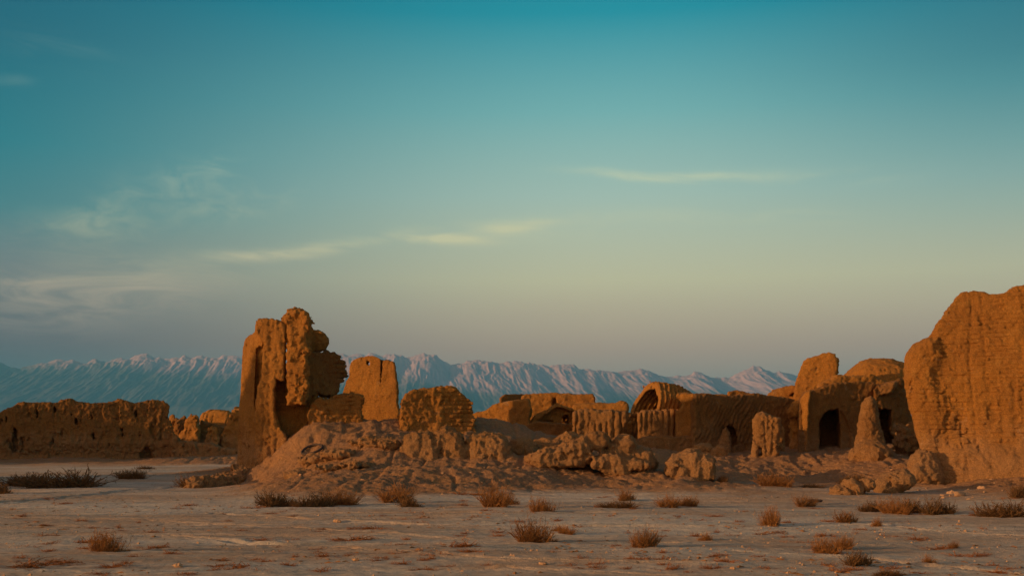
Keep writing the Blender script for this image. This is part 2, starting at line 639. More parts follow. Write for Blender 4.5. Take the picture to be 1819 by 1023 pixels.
# ----------------------------------------------------------------------------
# materials
# ----------------------------------------------------------------------------
def clay(name, c1, c2, c3, bump=0.5, scale=1.0, brick=False, rough=0.95):
    m = bpy.data.materials.new(name)
    m.use_nodes = True
    N = NT(m.node_tree)
    b = N.n['Principled BSDF']
    geo = N.add('ShaderNodeNewGeometry')
    P = geo.outputs['Position']
    n1 = N.noise(P, 0.55 * scale, 5, 0.6)
    n2 = N.noise(P, 3.2 * scale, 6, 0.65)
    n3 = N.noise(P, 24 * scale, 4, 0.7)
    col = N.mix(N.mapr(n1, 0.32, 0.68, smooth=True), c1, c2)
    col = N.mix(N.mapr(n2, 0.50, 0.78, 0.0, 0.75, smooth=True), col, c3)
    # rain-washed vertical staining
    st = N.noise(N.mapping(P, scale=(5.0, 5.0, 0.5)), 1.0, 4, 0.6)
    col = N.mix(N.mapr(st, 0.52, 0.78, 0.0, 0.35, smooth=True), col, tuple(x * 0.62 for x in c1))
    # silt washed over the foot of the walls, and pale salt patches
    sz = N.add('ShaderNodeSeparateXYZ'); N.l.new(P, sz.inputs[0])
    zn = N.math('ADD', sz.outputs[2], N.math('MULTIPLY', N.math('SUBTRACT', N.noise(P, 0.7, 5, 0.65), 0.5), 3.4))
    col = N.mix(N.mapr(zn, 2.4, 0.7, 0.0, 0.55, smooth=True), col, (0.53, 0.315, 0.155))
    pt = N.noise(P, 1.7, 6, 0.7)
    col = N.mix(N.mapr(pt, 0.60, 0.72, 0.0, 0.5, smooth=True), col, (0.56, 0.37, 0.20))
    col = N.mix(N.mapr(pt, 0.40, 0.28, 0.0, 0.5, smooth=True), col, tuple(x * 0.6 for x in c2))
    sp = N.mapr(n3, 0.3, 0.7, 0.66, 1.32)
    col = N.mix(1.0, col, N.add_rgb(sp) if hasattr(N, 'add_rgb') else sp, 'MULTIPLY')
    N.l.new(col, b.inputs['Base Color'])
    b.inputs['Roughness'].default_value = rough
    b.inputs['Specular IOR Level'].default_value = 0.15
    h1 = N.noise(P, 6.5 * scale, 8, 0.72)
    h2 = N.noise(P, 38 * scale, 5, 0.7)
    vor = N.add('ShaderNodeTexVoronoi')
    N.l.new(N.mapping(P, scale=(13 * scale, 13 * scale, 13 * scale)), vor.inputs['Vector'])
    hh = N.math('ADD', N.math('MULTIPLY', h1, 0.16), N.math('MULTIPLY', h2, 0.05))
    hh = N.math('ADD', hh, N.math('MULTIPLY', vor.outputs['Distance'], 0.035))
    if brick:
        sx = N.add('ShaderNodeSeparateXYZ'); N.l.new(P, sx.inputs[0])
        zz = N.math('ADD', sx.outputs[2], N.math('MULTIPLY', N.noise(P, 0.9, 2), 0.10))
        fr_ = N.math('PINGPONG', zz, 0.055)
        line = N.mapr(fr_, 0.0, 0.016, 0.0, 0.022)
        msk = N.mapr(N.noise(P, 0.8, 3), 0.42, 0.58, 0.15, 1.0)
        hh = N.math('ADD', hh, N.math('MULTIPLY', line, msk))
    bp = N.add('ShaderNodeBump')
    bp.inputs['Strength'].default_value = bump
    bp.inputs['Distance'].default_value = 1.0
    N.l.new(hh, bp.inputs['Height'])
    N.l.new(bp.outputs[0], b.inputs['Normal'])
    return m


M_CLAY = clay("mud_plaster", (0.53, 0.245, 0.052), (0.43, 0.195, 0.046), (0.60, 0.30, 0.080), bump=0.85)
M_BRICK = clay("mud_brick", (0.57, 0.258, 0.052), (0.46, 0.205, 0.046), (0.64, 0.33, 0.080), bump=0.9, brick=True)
M_DARK = clay("shade_toned_mud", (0.37, 0.178, 0.048), (0.30, 0.143, 0.043), (0.43, 0.212, 0.062), bump=0.9)  # darker mud tone; also puts shade into the colour of unlit walls
M_PALE = clay("eroded_clay", (0.50, 0.26, 0.090), (0.42, 0.215, 0.075), (0.58, 0.33, 0.13), bump=1.0)

# ----------------------------------------------------------------------------
# ground
# ----------------------------------------------------------------------------
CP = [  # ground contact points read off the photograph: (px, py, depth)
    (430, 858, 39), (500, 880, 31.2), (600, 886, 29.5), (700, 882, 30.5), (850, 878, 31.5), (950, 872, 33),
    (1050, 868, 34), (1150, 868, 33.8), (1100, 850, 36.4), (1215, 850, 36.4), (470, 862, 36.5),
    (500, 857, 37), (560, 848, 34.5), (650, 832, 35.5), (750, 838, 35), (850, 838, 35.5), (930, 842, 35.5),
    (500, 832, 40.2), (470, 840, 40.4), (522, 785, 40.6), (545, 762, 41.2), (565, 748, 42), (600, 762, 41), (650, 778, 39.5), (700, 785, 39),
    (760, 790, 40.2), (850, 790, 40.2), (720, 828, 37), (800, 830, 37), (890, 828, 37), (660, 790, 46), (700, 795, 47), (440, 838, 42.5), (440, 842, 46),
    (860, 742, 44), (900, 768, 43), (940, 792, 42), (900, 805, 38.5), (930, 825, 37.3),
    (1000, 778, 46), (1060, 782, 48), (1100, 786, 45), (1150, 800, 46), (1050, 800, 42), (1180, 820, 42),
    (1180, 874, 32.6), (1260, 856, 37.5), (1300, 842, 41), (1300, 812, 46), (1400, 800, 48.5), (1500, 796, 48.5),
    (1220, 806, 49), (1450, 832, 42), (1350, 862, 37), (1450, 866, 36), (1550, 822, 42), (1600, 802, 45.5),
    (1520, 840, 40), (1640, 832, 38.5), (1650, 852, 36.8), (1700, 862, 35), (1819, 852, 34.5), (1950, 850, 34),
    (1620, 885, 30.5), (1660, 884, 31), (1819, 892, 28.5), (1950, 895, 28), (1550, 878, 32.5),
    (1700, 842, 38), (1819, 836, 38), (1950, 830, 38),
    (600, 800, 52), (800, 795, 54), (1000, 795, 58), (1250, 795, 58), (1500, 790, 60), (1700, 790, 58),
    (250, 816, 79), (150, 814, 77), (60, 816, 77), (330, 808, 84), (400, 808, 84), (380, 818, 70),
]
CX = []; CZ = []
for px, py, Y in CP:
    p = at(px, py, Y); CX.append((p[0], p[1])); CZ.append(p[2])
for Y in (4, 9, 14, 19, 24, 27.5):
    for k in np.linspace(-0.75, 0.75, 9):
        CX.append((k * (Y + 6), Y)); CZ.append(0.0)
for Y in (32, 38, 46, 56, 68):
    for k in (-0.7, -0.48, -0.34, -0.265):
        CX.append((k * Y, Y)); CZ.append(0.0)
for Y in (32, 45, 62, 90):
    for k in (0.75, 1.0):
        CX.append((k * Y, Y)); CZ.append(0.25)
for Y in (72, 95, 120):
    for k in (-0.6, -0.3, -0.1, 0.1, 0.3, 0.55):
        if Y > 80 or k > -0.15:
            CX.append((k * Y, Y)); CZ.append(0.35 if Y < 80 else 0.12)
CX = np.array(CX); CZ = np.array(CZ)


def _k(r): return r * r * np.log(r + 1e-6)


n = len(CX)
A_ = np.zeros((n + 3, n + 3))
A_[:n, :n] = _k(np.hypot(CX[:, None, 0] - CX[None, :, 0], CX[:, None, 1] - CX[None, :, 1])) + np.eye(n) * 0.25
A_[:n, n] = 1; A_[:n, n + 1:] = CX; A_[n, :n] = 1; A_[n + 1:, :n] = CX.T
WT = np.linalg.solve(A_, np.concatenate([CZ, [0, 0, 0]]))


def tps(x, y):
    x = np.asarray(x, float); y = np.asarray(y, float)
    sh = x.shape; x = x.ravel(); y = y.ravel()
    out = np.empty(len(x))
    for s in range(0, len(x), 40000):
        xx = x[s:s + 40000]; yy = y[s:s + 40000]
        K = _k(np.hypot(xx[:, None] - CX[None, :, 0], yy[:, None] - CX[None, :, 1]))
        out[s:s + 40000] = K @ WT[:n] + WT[n] + WT[n + 1] * xx + WT[n + 2] * yy
    return out.reshape(sh)


# low-resolution table of the smooth relief, then bilinear look-up
gx = np.linspace(-75, 75, 376); gy = np.linspace(-8, 130, 346)
TG = tps(*np.meshgrid(gx, gy, indexing='ij'))


def relief(x, y):
    fx = np.clip((x - gx[0]) / (gx[1] - gx[0]), 0, len(gx) - 1.001); fy = np.clip((y - gy[0]) / (gy[1] - gy[0]), 0, len(gy) - 1.001)
    i = fx.astype(int); j = fy.astype(int); a = fx - i; b = fy - j
    h = (TG[i, j] * (1 - a) + TG[i + 1, j] * a) * (1 - b) + (TG[i, j + 1] * (1 - a) + TG[i + 1, j + 1] * a) * b
    edge = np.clip((72 - np.abs(x)) / 20, 0, 1) * np.clip((128 - y) / 30, 0, 1) * np.clip((y + 6) / 8, 0, 1)
    return h * edge


def moundness(h):
    return np.clip((h - 0.03) / 0.30, 0, 1)


def _flat(px, py):
    q = at(px, py, EYE * FPX / (py - 780)); return (q[0], q[1])


TRACKS = []
for off_ in (0, 1.5):
    TRACKS.append(([(x, y + off_) for x, y in (_flat(-200, 905), _flat(120, 880), _flat(300, 862), _flat(400, 846))], 0.11))
for pts_ in (((1380, 925), (1560, 926), (1700, 938), (1900, 950)), ((1300, 975), (1500, 985), (1700, 1005), (1950, 1030)),
             ((-80, 960), (300, 946), (620, 968), (900, 990), (1250, 1000)), ((-80, 925), (260, 915), (520, 930), (820, 950), (1200, 962)),
             ((600, 1010), (900, 1004), (1300, 1024)), ((380, 905), (620, 918), (900, 930), (1250, 938))):
    TRACKS.append(([_flat(*p) for p in pts_], 0.07))


def ground_h(x, y):
    x = np.asarray(x, np.float64); y = np.asarray(y, np.float64)
    h = relief(x, y)
    m = moundness(h)
    z0 = np.zeros_like(x)
    near = np.clip((140 - np.hypot(x, y)) / 60, 0, 1)
    flat = 0.050 * fbm(x * 0.45, y, z0, 3.2, 2, 0.5, 4.0) + 0.026 * fbm(x * 0.35, y * 1.0, z0, 0.8, 2, 0.5, 9.0)
    flat = flat + 0.010 * fbm(x, y, z0, 0.16, 2, 0.6, 2.0)
    # wheel ruts and small ledges running across the pan
    rut = np.abs(fbm(x * 0.10 + y * 0.03, y * 1.0, z0, 1.5, 2, 0.5, 15.0))
    flat = flat - 0.045 * np.clip(1 - rut * 8, 0, 1)
    for pts_, wd in TRACKS:
        for (xa, ya_), (xb, yb_) in zip(pts_[:-1], pts_[1:]):
            sel = (np.abs(y - (ya_ + yb_) / 2) < abs(yb_ - ya_) / 2 + 1) & (x > min(xa, xb) - 1) & (x < max(xa, xb) + 1)
            if not sel.any(): continue
            ex, ey = xb - xa, yb_ - ya_
            xs_, ys_ = x[sel], y[sel]
            t = np.clip(((xs_ - xa) * ex + (ys_ - ya_) * ey) / (ex * ex + ey * ey), 0, 1)
            wob = 0.06 * vnoise(xs_ * 0.9, ys_ * 0.9, xs_ * 0)
            dd = np.abs(np.hypot(xs_ - xa - ex * t, ys_ - ya_ - ey * t) + wob)
            flat[sel] += -0.035 * np.exp(-(dd / wd) ** 2) + 0.018 * np.exp(-((dd - wd * 1.9) / (wd * 0.7)) ** 2)
    hump = fbm(x * 0.7, y, z0, 1.5, 3, 0.5, 21.0)
    rub = 0.13 * hump + 0.05 * np.abs(fbm(x, y, z0, 0.42, 3, 0.62, 27.0)) + 0.04 * fbm(x, y, z0, 0.15, 2, 0.6, 33.0)
    sel = m > 0.01
    if sel.any():
        xs_, ys_ = x[sel], y[sel]; zs_ = xs_ * 0
        patch = np.clip(0.5 + 1.6 * fbm(xs_, ys_, zs_, 2.2, 2, 0.5, 61.0), 0, 1)
        wx = xs_ + 0.12 * vnoise(xs_ * 3, ys_ * 3, zs_); wy = ys_ + 0.12 * vnoise(xs_ * 3 + 7, ys_ * 3, zs_)
        cl_ = np.maximum(0.62 - worley(wx, wy, zs_, 0.42, 3, False), 0) * 0.15 * np.clip(2.4 * fbm(xs_, ys_, zs_, 3.1, 2, 0.5, 83.0), 0, 1) + np.maximum(0.6 - worley(wx, wy, zs_, 0.17, 5, False), 0) * 0.085
        # eroded ledges: the earth breaks in little steps
        hh = (h[sel] + 0.35 * fbm(xs_, ys_, zs_, 1.8, 3, 0.55, 71.0)) / 0.34
        fr_ = hh - np.floor(hh)
        step = (np.clip((fr_ - 0.3) / 0.4, 0, 1) - fr_) * 0.34 * 0.42
        rub[sel] += cl_ * patch + step * np.clip(1.2 - patch, 0, 1)
    gul = np.abs(fbm(x, y * 0.35, z0, 0.9, 2, 0.5, 39.0))
    rub = rub - 0.09 * np.clip(1 - gul * 5, 0, 1)
    h2 = np.maximum(h, -0.02) * 1.0
    return h2 + near * (flat * (1 - 0.5 * m) + rub * m)


def axis(segs):
    out = [segs[0][0]]
    for a, b, s0, s1 in segs:
        x = out[-1]
        while x < b - 1e-6:
            t = (x - a) / (b - a)
            x += s0 * (s1 / s0) ** t
            out.append(min(x, b))
    return np.array(out)


ax_ = axis([(0, 20, 0.06, 0.075), (20, 45, 0.09, 0.35), (45, 150, 0.8, 8), (150, 40000, 10, 5000)])
XS = np.concatenate([-ax_[::-1][:-1], ax_])
ya = axis([(8, 30, 0.028, 0.055), (30, 47, 0.055, 0.11), (47, 95, 0.13, 0.5), (95, 200, 0.7, 8), (200, 40000, 10, 5000)])
yb = -axis([(-8, 4, 0.10, 0.5), (4, 150, 1, 15), (150, 5000, 20, 900)])[::-1]
YS = np.concatenate([yb[:-1], ya])
GX_, GY_ = np.meshgrid(XS, YS, indexing='ij')
GZ_ = ground_h(GX_, GY_)
MO_ = np.clip((relief(GX_, GY_) + 0.045) / 0.27, 0, 1)
nx_, ny_ = GX_.shape
idx = np.arange(nx_ * ny_).reshape(nx_, ny_)
Q = np.stack([idx[:-1, :-1], idx[1:, :-1], idx[1:, 1:], idx[:-1, 1:]], -1).reshape(-1, 4)


def ground_material():
    m = bpy.data.materials.new("dry_silt")
    m.use_nodes = True
    N = NT(m.node_tree)
    b = N.n['Principled BSDF']
    P = N.add('ShaderNodeNewGeometry').outputs['Position']
    at_ = N.add('ShaderNodeAttribute', attribute_name='mound').outputs['Fac']
    P2 = N.mapping(P, scale=(1, 1, 0))
    big = N.noise(N.mapping(P2, scale=(0.10, 0.26, 1), rot=(0, 0, R(4))), 1.0, 5, 0.6, 0.6)
    mid = N.noise(N.mapping(P2, scale=(0.35, 1.6, 1), rot=(0, 0, R(-5))), 1.0, 6, 0.65, 0.5)
    st = N.noise(N.mapping(P2, scale=(0.16, 3.2, 1), rot=(0, 0, R(3))), 1.0, 6, 0.65, 0.6)
    fine = N.noise(P2, 9.0, 6, 0.7)
    pale = (0.66, 0.565, 0.425); warm = (0.53, 0.38, 0.245); grey = (0.36, 0.36, 0.295); crust = (0.68, 0.62, 0.48)
    col = N.mix(N.mapr(big, 0.36, 0.62, smooth=True), pale, warm)
    col = N.mix(N.mapr(mid, 0.50, 0.70, 0.0, 0.85, smooth=True), col, grey)
    col = N.mix(N.mapr(st, 0.53, 0.72, 0.0, 0.75, smooth=True), col, crust)
    col = N.mix(N.mapr(st, 0.46, 0.30, 0.0, 0.55, smooth=True), col, (0.27, 0.19, 0.135))
    # scattered crumbs of reddish litter
    vo = N.add('ShaderNodeTexVoronoi'); N.l.new(N.mapping(P2, scale=(3.4, 5.5, 1)), vo.inputs['Vector'])
    lit = N.mapr(vo.outputs['Distance'], 0.10, 0.02, 0.0, 0.8, smooth=True)
    lm = N.mapr(N.noise(P2, 0.7, 3), 0.48, 0.6)
    col = N.mix(N.math('MULTIPLY', lit, lm), col, (0.20, 0.085, 0.035))
    # rubble slopes: earth fallen from the walls
    e1 = N.noise(P, 1.3, 5, 0.6)
    e2 = N.noise(P, 7.0, 6, 0.7)
    earth = N.mix(N.mapr(e1, 0.35, 0.65, smooth=True), (0.46, 0.250, 0.110), (0.39, 0.225, 0.118))
    earth = N.mix(N.mapr(e2, 0.52, 0.75, 0.0, 0.8, smooth=True), earth, (0.54, 0.34, 0.20))
    mk = N.math('ADD', at_, N.math('MULTIPLY', N.math('SUBTRACT', N.noise(P2, 1.1, 5, 0.6), 0.5), 0.9))
    col = N.mix(N.mapr(mk, 0.10, 0.75, smooth=True), col, earth)
    sp = N.mapr(fine, 0.3, 0.7, 0.78, 1.2)
    col = N.mix(1.0, col, sp, 'MULTIPLY')
    N.l.new(col, b.inputs['Base Color'])
    b.inputs['Roughness'].default_value = 0.95
    b.inputs['Specular IOR Level'].default_value = 0.12
    h = N.math('MULTIPLY', N.noise(P2, 5.0, 8, 0.7), 0.06)
    h = N.math('ADD', h, N.math('MULTIPLY', N.noise(P, 26.0, 4, 0.7), 0.022))
    h = N.math('ADD', h, N.math('MULTIPLY', st, 0.03))
    hm = N.math('MULTIPLY', N.math('MULTIPLY', N.noise(P, 7.0, 7, 0.75), at_), 0.22)
    h = N.math('ADD', h, hm)
    bp = N.add('ShaderNodeBump'); bp.inputs['Strength'].default_value = 0.8; bp.inputs['Distance'].default_value = 1.0
    N.l.new(h, bp.inputs['Height']); N.l.new(bp.outputs[0], b.inputs['Normal'])
    return m


M_GROUND = ground_material()
g = mesh_np("ground", np.stack([GX_, GY_, GZ_], -1).reshape(-1, 3), Q, M_GROUND)
att = g.data.attributes.new("mound", 'FLOAT', 'POINT')
att.data.foreach_set('value', MO_.ravel().astype(np.float32))
tag(g, kind='structure')
print("ground", len(g.data.vertices), time.time() - T_START)


def gz(x, y):
    return float(ground_h(np.array([x]), np.array([y]))[0])


def crop(x0, y0, s):
    """picture points measured on an enlarged crop"""
    return lambda *pts: [(x0 + a / s, y0 + b / s) for a, b in pts]


def low(pts, by=None, ybase=None):
    return pts


# ----------------------------------------------------------------------------
# the tall broken tower, left of the middle
# ----------------------------------------------------------------------------
k3 = crop(400, 530, 3.008)
tloc = at(500, 838, 42); tloc = (tloc[0], tloc[1], 0.0)
tower = empty("ruined_tower", tloc, "tallest mud brick tower stump with a leaning overhang, at the left end of the mound", "ruin")
frA = Frame(440, 42.2, -50)
A = slab(frA, k3((110, 215), (155, 180), (160, 112), (190, 108), (204, 190), (200, 420), (196, 1100), (40, 1100), (58, 925), (75, 600), (95, 260)), 1.3, 0.10)
frB = Frame(480, 41.2, -8)
Bs = slab(frB, k3((160, 180), (166, 112), (185, 107), (245, 110), (290, 120), (315, 145), (322, 250), (322, 445), (275, 435), (262, 480), (265, 580), (292, 680), (335, 740), (345, 1100), (150, 1100), (158, 640), (167, 540), (186, 440), (192, 300), (196, 240), (178, 210)), 0.95, 0.05)
H42 = 0.033
nicheA = slab(frA, k3((163, 262), (176, 250), (230, 262), (230, 640), (168, 640), (150, 560), (158, 420)), 0.38, 0.05, off=-0.2)
A = cut(A, 0.05, nicheA)
sculpt("side_pier", A, M_CLAY, H42, mud(1.0, 0.07, 0.035, 0.022, pits=0.04, streak=0.01), tower)
sculpt("front_pier", Bs, M_CLAY, H42, mud(2.0, 0.05, 0.03, 0.028, pits=0.04, gullies=0.05, streak=0.015), tower)
frC = Frame(530, 41.0, -12)
Cc = slab(frC, k3((300, 125), (303, 90), (318, 66), (345, 46), (375, 50), (410, 55), (440, 85), (456, 110), (450, 160), (436, 200), (446, 260), (438, 330), (440, 390), (438, 470), (420, 560), (330, 560), (328, 200), (322, 150)), 1.6, 0.18)
sculpt("brick_column", Cc, M_BRICK, H42, mud(3.3, 0.05, 0.07, 0.05, crag=0.02, clod=0.05, csize=0.34, pock=0.08), tower)
frC2 = Frame(530, 42.3, 2)
Cs = slab(frC2, k3((262, 420), (330, 400), (440, 380), (478, 410), (492, 440), (492, 520), (515, 570), (560, 640), (560, 1000), (200, 1000), (220, 640), (255, 560)), 1.2, 0.08)
sculpt("brick_pier", Cs, M_BRICK, H42, mud(3.0, 0.04, 0.04, 0.03, crag=0.02, brick=0.075, course=0.17), tower)
frD = Frame(565, 43.6, 12)
Ds = slab(frD, k3((430, 150), (455, 150), (490, 168), (530, 188), (550, 212), (554, 240), (535, 270), (500, 285), (430, 300)), 1.1, 0.09)
sculpt("upper_wall", Ds, M_CLAY, H42, mud(4.0, 0.04, 0.03, 0.03, brick=0.06, course=0.17, gullies=0.04), tower)
frE = Frame(585, 42.6, 36)
Es = slab(frE, k3((425, 280), (500, 282), (545, 270), (560, 280), (592, 288), (622, 308), (642, 322), (657, 352), (650, 372), (660, 402), (640, 414), (632, 446), (618, 452), (610, 484), (608, 500), (572, 527), (550, 518), (520, 522), (490, 500), (470, 520), (430, 560), (400, 500), (400, 340)), 1.5, 0.05)
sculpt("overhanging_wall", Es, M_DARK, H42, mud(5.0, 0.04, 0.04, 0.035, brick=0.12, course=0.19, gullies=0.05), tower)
frF = Frame(610, 41.8, 10)
Fs = slab(frF, k3((480, 535), (500, 530), (560, 528), (590, 510), (620, 500), (690, 498), (738, 520), (745, 545), (730, 572), (735, 640), (728, 760), (715, 1000), (440, 1000), (440, 600)), 0.95, 0.06)
sculpt("side_wall", Fs, M_CLAY, H42, mud(6.0, 0.05, 0.035, 0.035, brick=0.05, course=0.16, gullies=0.05), tower)

# ---------------------------------------------------------------- tall pierced wall behind
k4 = crop(600, 610, 3.789)
frG = Frame(660, 50.6, -24)
Gs = slab(frG, k4((30, 330), (45, 260), (70, 222), (72, 150), (80, 128), (110, 100), (170, 82), (240, 80), (270, 92), (292, 108), (330, 108), (372, 112), (385, 150), (388, 200), (395, 260), (403, 330), (400, 390), (413, 450), (406, 620), (400, 800), (0, 800), (20, 450)), 1.15, 0.07)
win = slab(frG, k4((189, 114), (208, 114), (209, 138), (190, 138)), 3.0, 0.02, off=-0.5)
crackG = slab(frG, k4((289, 108), (298, 112), (292, 250), (286, 330), (288, 480), (282, 520), (279, 330), (285, 230)), 0.5, 0.0, off=-0.2)
Gs = cut(Gs, 0.03, win, crackG)
sculpt("pierced_wall", Gs, M_BRICK, 0.040, mud(11.0, 0.05, 0.03, 0.018, brick=0.022, course=0.13, pits=0.03),
       label="tall rounded standing wall with a small square hole near its top, behind the tower", cat="ruined wall")

# ---------------------------------------------------------------- brick block on the mound
frH = Frame(780, 41.6, 13)
Hs = slab(frH, k4((412, 430), (425, 372), (456, 332), (520, 313), (600, 301), (700, 293), (765, 287), (800, 300), (822, 325), (860, 350), (915, 390), (922, 430), (930, 520), (932, 800), (380, 800), (405, 560)), 1.3, 0.06, lean=0.04)
sculpt("brick_wall", Hs, M_BRICK, 0.032, mud(12.0, 0.07, 0.06, 0.03, brick=0.07, course=0.16, gullies=0.03),
       label="squat mud brick wall block with rounded top corner and exposed courses, on top of the mound", cat="ruined wall")

# ---------------------------------------------------------------- eroded lumps on the mound's brow
frI = Frame(800, 37.6, -4)
I1 = slab(frI, k4((405, 760), (415, 680), (440, 622), (490, 592), (560, 582), (612, 602), (655, 640), (682, 700), (695, 790), (660, 900), (500, 880)), 1.5, 0.42, lean=0.35, zref=1.0)
I2 = slab(frI, k4((640, 640), (660, 590), (720, 566), (770, 575), (828, 610), (850, 680), (885, 750), (890, 850), (830, 920), (700, 900)), 1.5, 0.40, lean=0.35, zref=1.0, off=0.15)
I3 = slab(frI, k4((850, 760), (865, 650), (900, 612), (980, 602), (1060, 602), (1130, 630), (1158, 680), (1165, 740), (1150, 850), (1060, 900), (900, 900)), 1.5, 0.42, lean=0.35, zref=1.0, off=0.25)
Is = join(0.10, I1, I2, I3)
sculpt("eroded_wall", Is, M_PALE, 0.032, mud(14.0, 0.07, 0.035, 0.035, gullies=0.06, streak=0.04, strata=0.015),
       label="row of three rounded eroded wall humps with gullies between, on the front brow of the mound", cat="ruined wall")

rs = np.random.default_rng(17)
bk = []
for cxp, cyp, Yb, w_, hh2 in ((655, 792, 39.0, 58, 34), (690, 800, 38.4, 44, 30), (610, 806, 38.0, 62, 30), (565, 800, 38.6, 50, 26), (530, 818, 37.6, 44, 26),
                              (645, 828, 36.2, 50, 22), (690, 842, 35.4, 40, 18), (590, 838, 36.0, 42, 16)):
    q = at(cxp, cyp, Yb); sc = Yb / FPX
    bk.append(ell((q[0], Yb, gz(q[0], Yb) + 0.05), (w_ * sc * 0.6, 0.55, hh2 * sc * 0.42), rs.uniform(-20, 20)))
sculpt("broken_bank", join(0.25, *bk), M_PALE, 0.032, mud(93.0, 0.07, 0.04, 0.035, strata=0.02, gullies=0.06),
       label="crumbling earth ledges on the left slope of the mound, below the tower's low side wall", cat="earth bank")
bk = []
for cxp, cyp, Yb, w_, hh2 in ((925, 800, 39.5, 60, 36), (975, 792, 40.5, 70, 34), (1010, 778, 43, 50, 30), (950, 822, 37.8, 44, 22)):
    q = at(cxp, cyp, Yb); sc = Yb / FPX
    bk.append(ell((q[0], Yb, gz(q[0], Yb) + 0.05), (w_ * sc * 0.55, 0.6, hh2 * sc * 0.6), rs.uniform(-20, 20)))
sculpt("broken_bank", join(0.25, *bk), M_PALE, 0.034, mud(94.0, 0.08, 0.04, 0.035, strata=0.02, gullies=0.06),
       label="low crumbling earth ledges joining the three wall humps to the wide craggy heap", cat="earth bank")

# ---------------------------------------------------------------- yellow plastered wall right of the mound
frJ = Frame(900, 55, -26)
Js = slab(frJ, k4((850, 560), (900, 470), (940, 458), (990, 450), (1040, 405), (1120, 390), (1240, 380), (1287, 370), (1302, 440), (1288, 500), (1292, 620), (1295, 900), (820, 900)), 1.0, 0.09)
sculpt("plastered_wall", Js, M_CLAY, 0.045, mud(15.0, 0.06, 0.04, 0.025, pits=0.02),
       label="sunlit plastered wall with sloping left shoulder, just right of the shaded mound slope", cat="ruined wall")
frJ2 = Frame(910, 63, 32)
Js2 = slab(frJ2, k4((1093, 362), (1130, 343), (1250, 342), (1300, 342), (1300, 520), (1100, 520)), 1.0, 0.08)
sculpt("low_back_wall", Js2, M_DARK, 0.06, mud(16.0, 0.04, 0.03, 0.02),
       label="low dark flat-topped wall peeking out behind the sunlit sloping plastered wall", cat="ruined wall")

# ---------------------------------------------------------------- house ruins in the middle
k5 = crop(840, 660, 4.65)
frK = Frame(1000, 59, -6)
Ks = slab(frK, k5((400, 240), (410, 202), (440, 187), (640, 178), (740, 188), (790, 178), (830, 184), (990, 190), (1012, 218), (1016, 300), (1016, 800), (440, 800), (430, 500)), 1.0, 0.08)
Kw = slab(frK, k5((652, 300), (652, 245), (662, 220), (680, 212), (695, 230), (697, 300)), 0.7, 0.03, off=-0.2)
Ks = cut(Ks, 0.04, Kw)
sculpt("back_wall", Ks, M_CLAY, 0.05, mud(17.0, 0.06, 0.04, 0.025, pits=0.03),
       label="long straight house wall with one tiny arched window, behind the broken gabled room", cat="house wall")
# gable room with a rim and a small doorway
frL = Frame(980, 55.0, 4)
hl = at(980, 760, 53.5)
gable = empty("vaulted_room", (hl[0], 53.5, 1.2), "broken gabled room with a jagged pale rim and a small dark doorway", "ruined house")
Ls = slab(frL, k5((470, 420), (500, 375), (545, 343), (610, 318), (650, 288), (692, 258), (740, 284), (820, 303), (860, 320), (900, 345), (900, 800), (470, 800)), 1.3, 0.06)
Lrec = slab(frL, k5((548, 400), (600, 345), (660, 305), (695, 280), (760, 300), (845, 335), (842, 600), (548, 600)), 1.0, 0.05, off=-0.6)
Ldoor = slab(frL, k5((738, 470), (738, 380), (755, 357), (790, 360), (792, 470)), 1.0, 0.03, off=0.2)
Lslit = slab(frL, k5((580, 400), (668, 404), (668, 412), (580, 410)), 0.5, 0.0, off=0.3)
Ls = cut(Ls, 0.04, Lrec, Ldoor, Lslit)
sculpt("wall", Ls, M_CLAY, 0.045, mud(18.0, 0.04, 0.035, 0.03, streak=0.015), gable)
frM = Frame(990, 53.0, 6)
Ms = slab(frM, k5((455, 440), (475, 420), (560, 415), (700, 425), (820, 430), (930, 432), (1000, 455), (1060, 480), (1080, 800), (455, 800)), 0.6, 0.10)
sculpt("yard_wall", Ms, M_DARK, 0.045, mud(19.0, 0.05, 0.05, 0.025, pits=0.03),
       label="low brown yard wall directly below the broken gabled room", cat="yard wall")
frN = Frame(1065, 57, -10)
Ns = slab(frN, k5((815, 310), (835, 280), (900, 262), (1040, 258), (1180, 254), (1215, 238), (1262, 243), (1285, 270), (1285, 700), (815, 700)), 2.2, 0.16, lean=0.3, zref=3.4)
sculpt("roof_ridge", Ns, M_CLAY, 0.055, mud(20.0, 0.05, 0.035, 0.02),
       label="long low orange vault roof running behind the left corrugated wall", cat="roof ruin")

# corrugated wall in two halves with a doorway between
cl = at(1115, 790, 50.5)
corr = empty("corrugated_wall", (cl[0], 50.5, 1.2), "mud wall of thick vertical ribs with a narrow doorway in its middle, under the broken dome", "ruined wall")
frO = Frame(1070, 51, -6)
Os = slab(frO, k5((838, 345), (860, 325), (900, 318), (1050, 317), (1160, 324), (1262, 330), (1312, 345), (1292, 400), (1242, 470), (1225, 560), (1225, 900), (850, 900)), 1.2, 0.14)
sculpt("left_ribs", Os, M_PALE, 0.040, ribbed(mud(21.0, 0.04, 0.05, 0.035, pits=0.03), frO, 0.30, 0.15, seed=1.0), corr)
frQ = Frame(1170, 50.8, 3)
Qs = slab(frQ, k5((1362, 350), (1400, 326), (1560, 324), (1690, 324), (1712, 340), (1700, 900), (1362, 900)), 1.2, 0.12)
sculpt("right_ribs", Qs, M_PALE, 0.040, ribbed(mud(22.0, 0.04, 0.05, 0.03, pits=0.02), frQ, 0.25, 0.14, seed=5.0), corr)
frQ2 = Frame(1120, 52.8, -38)
Qd = slab(frQ2, k5((1270, 420), (1300, 395), (1325, 410), (1335, 700), (1270, 700)), 0.3, 0.05)
